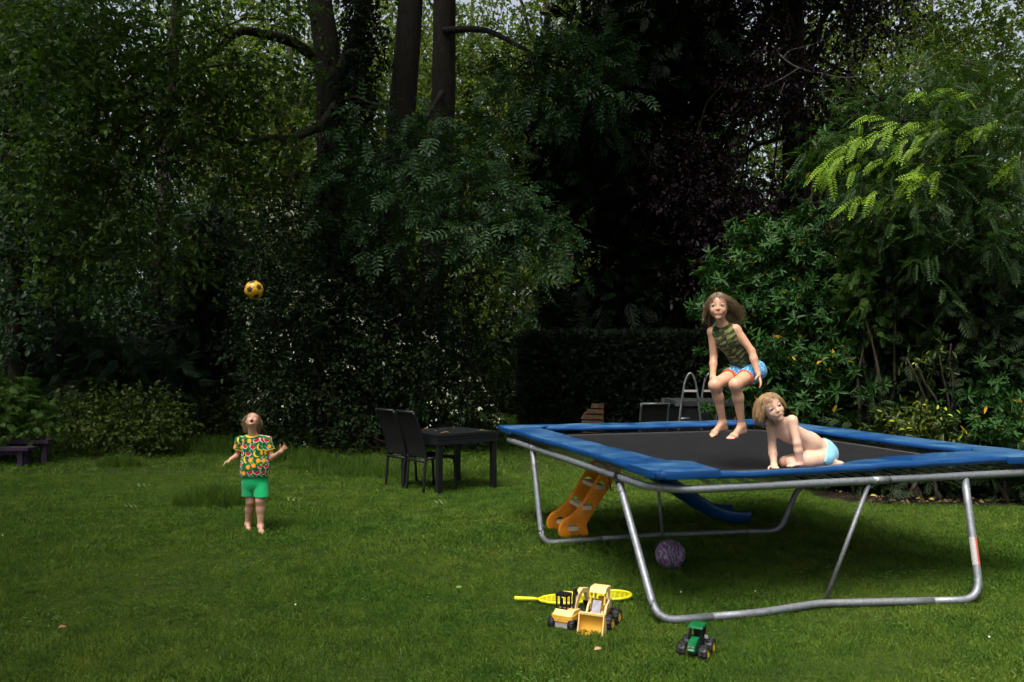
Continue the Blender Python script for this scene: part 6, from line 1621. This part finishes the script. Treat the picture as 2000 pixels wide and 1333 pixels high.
# ================================================================== boy kneeling at the edge
def boy():
    Y = 5.92
    p = person('small blond boy in pale blue swim briefs kneeling on the trampoline mat', tuple(J(1560, 917, Y)))
    hc = J(1507, 795, Y - .06); h = Head(hc, unit([.08, -.99, -.02]), unit([-.46, -.06, .88]), .208)
    neck = J(1527, 829, Y + .01); chest = J(1538, 843, Y + .04); belly = J(1580, 865, Y + .10); pelv = J(1607, 882, Y + .13)
    shR, shL = J(1508, 836, Y + .10), J(1547, 822, Y - .04)
    elR, wrR = J(1508, 874, Y + .06), J(1512, 909, Y - .02); elL, wrL = J(1557, 866, Y - .08), J(1563, 907, Y - .07)
    hipR, hipL = J(1602, 892, Y + .20), J(1610, 894, Y + .07); knR, knL = J(1534, 903, Y + .08), J(1546, 905, Y - .02)
    mz = .868
    anR, anL = np.array([hipR[0] + .0, Y + .20, mz + .035]), np.array([hipL[0] + .015, Y + .05, mz + .033])
    front = unit(np.array([-.62, -.35, -.70]))
    lo = np.array([hc[0] - .22, Y - .32, mz - .03]); hi = np.array([pelv[0] + .24, Y + .42, hc[2] + .20])
    B = Field(lo, hi, .0040)
    B.cone(pelv, belly, .080, .082, .03, flat=front, q=1.1); B.cone(belly, chest, .084, .082, .03, flat=front, q=1.18); B.cone(chest, neck, .078, .045, .03, flat=front, q=1.2)
    B.cone(shR, shL, .034, .036, .03); B.cone(h.w((0, -.12, -.25)), neck, .038, .042, .02)
    B.cone(pelv, pelv + [.025, 0, -.02], .085, .080, .03); B.ell(belly + front * .03, (.06, .06, .06), None, .04)
    for a, b, c in ((shR, elR, wrR), (shL, elL, wrL)):
        B.cone(a, b, .037, .028, .02); B.cone(b, b + (c - b) * .35, .029, .030, .012); B.cone(b + (c - b) * .35, c, .030, .021, .012)
    add_hand(B, wrR, [-.2, -1, -.12], [0, 0, -1], [-1, 0, 0], .105, curl=(.02, .02, .02, .02), spread=.14)
    add_hand(B, wrL, [-1, -.25, -.10], [0, 0, -1], [0, 1, 0], .105, curl=(.05, .06, .06, .08), spread=.12)
    for hp_, k_, a_, s in ((hipR, knR, anR, -1), (hipL, knL, anL, 1)):
        B.cone(hp_, hp_ + (k_ - hp_) * .5, .066, .060, .02); B.cone(hp_ + (k_ - hp_) * .5, k_, .060, .044, .02)
        k2 = np.array([k_[0] + .01, k_[1] + .01, mz + .042]); B.cone(k_, k2, .044, .040, .01); m = k2 + (a_ - k2) * .35 + [0, 0, .004]; B.cone(k2, m, .040, .041, .004); B.cone(m, a_, .041, .025, .004)
        add_foot(B, a_, unit([.1, 0, .9]), a_ + np.array([.135, -.02, -.012]), [0, 0, -1], .145, .026, s)
    add_head(B, h)
    V, F = B.mesh(); col = np.tile([.68, .43, .31], (len(V), 1))
    for q, r, m in ((knR, .05, .3), (knL, .05, .3), (elL, .04, .25), (anL + [.12, 0, 0], .06, .45), (anR + [.12, 0, 0], .06, .45), (wrL + [-.06, 0, 0], .07, .35), (elR, .05, .25)):
        w = (m * blob(V, q, r))[:, None]; col = col * (1 - w) + np.array([.68, .31, .24]) * w
    hl = lambda x, y, z: np.clip((z - (.30 - .9 * np.clip(-(y - .22), 0, 1))) / .04, 0, 1) * (z > -.25) + (y < -.12) * (z > -.32)
    col = head_colour(V, col, h, (.20, .12, .055), (.55, .19, .17), (.30, .19, .10), hl)
    put('body', V, F, M_SKIN, p, col)
    add_eyes_at(h, p, (-.10, 1, .08), (.10, .12, .14))
    S = Field(lo, hi, .0042); e = .007
    S.cone(pelv + (belly - pelv) * .6, pelv, .083 + e, .081 + e, .03, flat=front, q=1.08); S.cone(pelv, pelv + [.025, 0, -.02], .085 + e, .080 + e, .03); S.cone(hipL, hipL + (knL - hipL) * .3, .067 + e, .064 + e, .02); S.cone(hipR, hipR + (knR - hipR) * .3, .067 + e, .064 + e, .02)
    ax = unit(belly - pelv); S.cut(pelv + ax * .040, ax); S.cut(hipL + (knL - hipL) * .24, unit(unit(knL - hipL) * .9 + np.array([0, 0, -.75])))
    V, F = S.mesh(); c = np.tile([.24, .56, .66], (len(V), 1)); sp = np.sin(V[:, 0] * 170 + 2 * np.sin(V[:, 2] * 90)) * np.sin(V[:, 2] * 190 + V[:, 1] * 120); c[sp > .80] = (.30, .22, .42); c[sp < -.85] = (.05, .20, .30)
    put('swim_briefs', V, F, M_CLOTH, p, c)
    M = mat_hair('blond_hair', (.17, .10, .045), (.50, .33, .16))
    def roots(g, n):
        out = []
        while len(out) < n:
            q = unit(g.normal(size=3)); q = q * [.358, .45, .370] + [0, -.07, .12]
            if q[2] > .30 - .6 * (q[1] < -.08) - .2 * (abs(q[0]) > .30) and not (q[1] > .10 and q[2] < .40): out.append(q)
        return np.array(out)
    top = np.array([0, -.12, .5])
    flow = lambda P: unit((P - top) * [1.0, .8, .25] + 1e-3) * 1.2 + np.array([.25, .0, -.15])
    V1, F1 = hair_strands(h, roots, flow, lambda r, g: np.where(r[:, 1] > .02, np.where(np.abs(r[:, 0]) < .24, .26, np.where(r[:, 0] > 0, .50, .32)), np.where(r[:, 0] > -.1, .50, .34)) * g.uniform(.85, 1.15, len(r)), 3000, .00125, 6, curl=.09, stiff=.80, lift=.0, shell=1.02, clump=9)
    put('hair', V1, F1, M, p)
boy()

# ================================================================== child looking up at the ball
def fruit_print(u, w, seed=3):
    """watermelon, orange, banana and leaf print on green, as on the shirt; u, w in metres on the cloth"""
    u = u / 1.32; w = w / 1.32
    c = np.tile([.004, .11, .035], (len(u), 1)); g = np.random.default_rng(seed)
    st = np.sin(u * 150 + 3 * np.sin(w * 60)) * np.sin(w * 120 + 2 * np.sin(u * 70)); c[st > .35] = (.010, .23, .07); c[st < -.7] = (.002, .035, .015); c[st > .88] = (.5, .6, .4)
    du = .052; k = 0
    for i in range(-9, 10):
        for j in range(-9, 10):
            cx = i * du + (.5 * du if j % 2 else 0) + g.uniform(-.006, .006); cy = j * .046 + g.uniform(-.006, .006); t = (i * 2 + j * 3) % 5 if True else 0
            x, y = u - cx, w - cy; r = np.hypot(x, y); a = g.uniform(-.5, .5)
            X = x * math.cos(a) - y * math.sin(a); Yy = x * math.sin(a) + y * math.cos(a)
            if t in (0, 3):        # watermelon slice
                rr = np.hypot(X, Yy - .008); m = (rr < .027) & (Yy < .010); c[m] = (.03, .18, .04); c[m & (rr < .0250)] = (.75, .75, .62); c[m & (rr < .0215)] = (.50, .010, .022)
            elif t in (1, 4):      # orange
                c[r < .0165] = (.75, .24, .008); c[r < .012] = (.85, .36, .02)
            else:                  # banana
                rb = np.hypot(X - .012, Yy); m = (rb < .026) & (np.hypot(X - .026, Yy) > .028); c[m] = (.80, .55, .02)
    return c
def child():
    Y = 7.98
    p = person('child in fruit-print shirt and green shorts looking up at the ball', tuple(GP(497, 1037)))
    hc = J(493, 823, Y + .01); h = Head(hc, unit([.22, -.62, .72]), unit([-.10, .70, .70]), .177)
    neck = J(494, 850, Y + .03); chest = J(497, 872, Y + .03); waist = J(499, 912, Y + .01); pelv = J(497, 940, Y + .02)
    shR, shL = J(470, 861, Y + .03), J(521, 860, Y + .03)
    elR, wrR = J(464, 890, Y + .05), J(452, 897, Y - .08); elL, wrL = J(531, 895, Y + .03), J(549, 883, Y - .08)
    hipR, hipL = J(487, 944, Y + .02), J(508, 944, Y + .02); knR, anR = J(489, 980, Y + .03), J(484, 1022, Y + .10); knL, anL = J(508, 978, Y - .03), J(509, 1024, Y - .02)
    toR, toL = J(486, 1034, Y - .02), J(511, 1038, Y - .16)
    anR[2] = .055; anL[2] = .055; toR[2] = .012; toL[2] = .012
    front = np.array([.05, -1., .05]); sd_ = np.array([1., 0, 0])
    lo = np.array([wrR[0] - .16, Y - .32, -.02]); hi = np.array([wrL[0] + .16, Y + .30, hc[2] + .20])
    B = Field(lo, hi, .0055)
    B.cone(pelv, waist, .098, .096, .03, flat=front, q=1.35); B.cone(waist, chest, .096, .100, .03, flat=front, q=1.35); B.cone(chest, neck - [0, 0, .01], .090, .045, .03, flat=front, q=1.3)
    B.cone(shR, shL, .034, .034, .03); B.cone(h.w((0, -.10, -.22)), neck - [0, 0, .015], .040, .043, .02)
    for a, b, c in ((shR, elR, wrR), (shL, elL, wrL)):
        B.cone(a, b, .036, .027, .02); B.cone(b, c, .029, .020, .012)
    add_hand(B, wrR, [-.62, -.45, -.45], [.2, -.2, -1], [0, -1, .3], .112, curl=(.15, .2, .2, .25), spread=.16)
    add_hand(B, wrL, [.50, -.2, .55], [-.2, -1, .1], [-1, 0, .5], .112, curl=(.25, .3, .3, .3), spread=.22)
    for hp_, k_, a_, t_, s in ((hipR, knR, anR, toR, -1), (hipL, knL, anL, toL, 1)):
        B.cone(hp_, k_, .062, .042, .02); m = k_ + (a_ - k_) * .35 + [0, .012, 0]; B.cone(k_, m, .040, .041, .02); B.cone(m, a_, .041, .026, .02); add_foot(B, a_, unit([0, .45, -1]), t_, [0, 0, 1], .150, .027, -s)
    add_head(B, h, 'open', .07)
    V, F = B.mesh(); col = np.tile([.56, .32, .21], (len(V), 1))
    for q, r, m in ((knR, .05, .3), (knL, .05, .3), (toL, .06, .45), (toR, .05, .2)):
        w = (m * blob(V, q, r))[:, None]; col = col * (1 - w) + np.array([.55, .23, .17]) * w
    hl = lambda x, y, z: np.clip((z - (.30 - .9 * np.clip(-(y - .22), 0, 1))) / .04, 0, 1) * (z > -.25) + (y < -.14) * (z > -.30)
    col = head_colour(V, col, h, (.12, .075, .045), (.48, .17, .15), (.18, .11, .07), hl, 'open', .07)
    put('body', V, F, M_SKIN, p, col)
    add_eyes_at(h, p, (0, 1, .15), (.10, .09, .06))
    e = .012; hem = J(497, 931, Y)[2]
    T = Field(lo, hi, .0048)
    T.cone(np.array([pelv[0], pelv[1], hem - .03]), waist, .146, .132, .03, flat=front, q=1.55); T.cone(waist, chest, .132, .120, .03, flat=front, q=1.45); T.cone(chest, neck - [0, 0, .01], .110, .055, .03, flat=front, q=1.35); T.cone(shR, shL, .046, .046, .03)
    T.wrinkle(.0035, 38, 4, (1, 1, .6)); T.cut((0, 0, hem), (0, 0, -1)); T.cut(neck + [0, 0, .004], (0, .25, 1)); T.ell(neck + [0, -.01, .012], (.058, .055, .03), None, .006, True)
    for a, b in ((shR, elR), (shL, elL)):
        q = Field(lo, hi, .0048); q.cone(a - (b - a) * .1, a + (b - a) * .8, .050, .053, .02); q.wrinkle(.0025, 45, 9); q.cut(a + (b - a) * .58, b - a); q.cut(a - (b - a) * .1, a - b); T.join(q, .015)
    V, F = T.mesh(); c = fruit_print(V[:, 0] - chest[0] + np.where(np.abs(V[:, 0] - chest[0]) > .10, (V[:, 1] - chest[1]) * .6, 0), V[:, 2] - chest[2])
    yel = (.75, .50, .02)
    c[(np.linalg.norm((V - neck - [0, -.005, .01]) * [1, 1.1, 1.3], axis=1) < .073) & (V[:, 2] > neck[2] - .022)] = yel
    for a, b in ((shR, elR), (shL, elL)):
        t = (V - (a + (b - a) * .58)) @ unit(b - a); dr = np.linalg.norm((V - a) - np.outer((V - a) @ unit(b - a), unit(b - a)), axis=1); c[(t > -.011) & (t < .02) & (dr < .064)] = yel
    put('shirt', V, F, M_CLOTH, p, c)
    S = Field(lo, hi, .0048); S.cone(pelv + [0, 0, .05], pelv, .122, .122, .03, flat=front, q=1.5); S.cut((0, 0, hem + .02), (0, 0, 1))
    for a, b in ((hipR, knR), (hipL, knL)):
        q = Field(lo, hi, .0048); q.cone(a + (a - pelv) * [.15, 0, 0], a + (b - a) * 1.0 + (a - pelv) * [.25, 0, 0], .068, .070, .02, flat=front, q=1.1); q.wrinkle(.003, 40, 3, (1, 1, .4)); q.cut((0, 0, J(497, 970, Y)[2]), (0, 0, -1)); S.join(q, .012)
    V, F = S.mesh(); put('shorts', V, F, M_CLOTH, p, np.tile([.006, .38, .125], (len(V), 1)))
    M = mat_hair('light_brown_hair', (.14, .09, .050), (.42, .28, .15))
    def roots(g, n):
        out = []
        while len(out) < n:
            q = unit(g.normal(size=3)); q = q * [.358, .45, .370] + [0, -.07, .12]
            if q[2] > .30 - .7 * (q[1] < -.05) - .25 * (abs(q[0]) > .28) and not (q[1] > .22 and q[2] < .30): out.append(q)
        return np.array(out)
    flow = lambda P: np.stack([np.sign(P[:, 0]) * .5, -1 + 0 * P[:, 0], -.2 + 0 * P[:, 0]], 1)
    V1, F1 = hair_strands(h, roots, flow, lambda r, g: g.uniform(.22, .50, len(r)), 2200, .0017, 8, curl=.34, stiff=.86, lift=.55, clump=8)
    put('hair', V1, F1, M, p)
child()
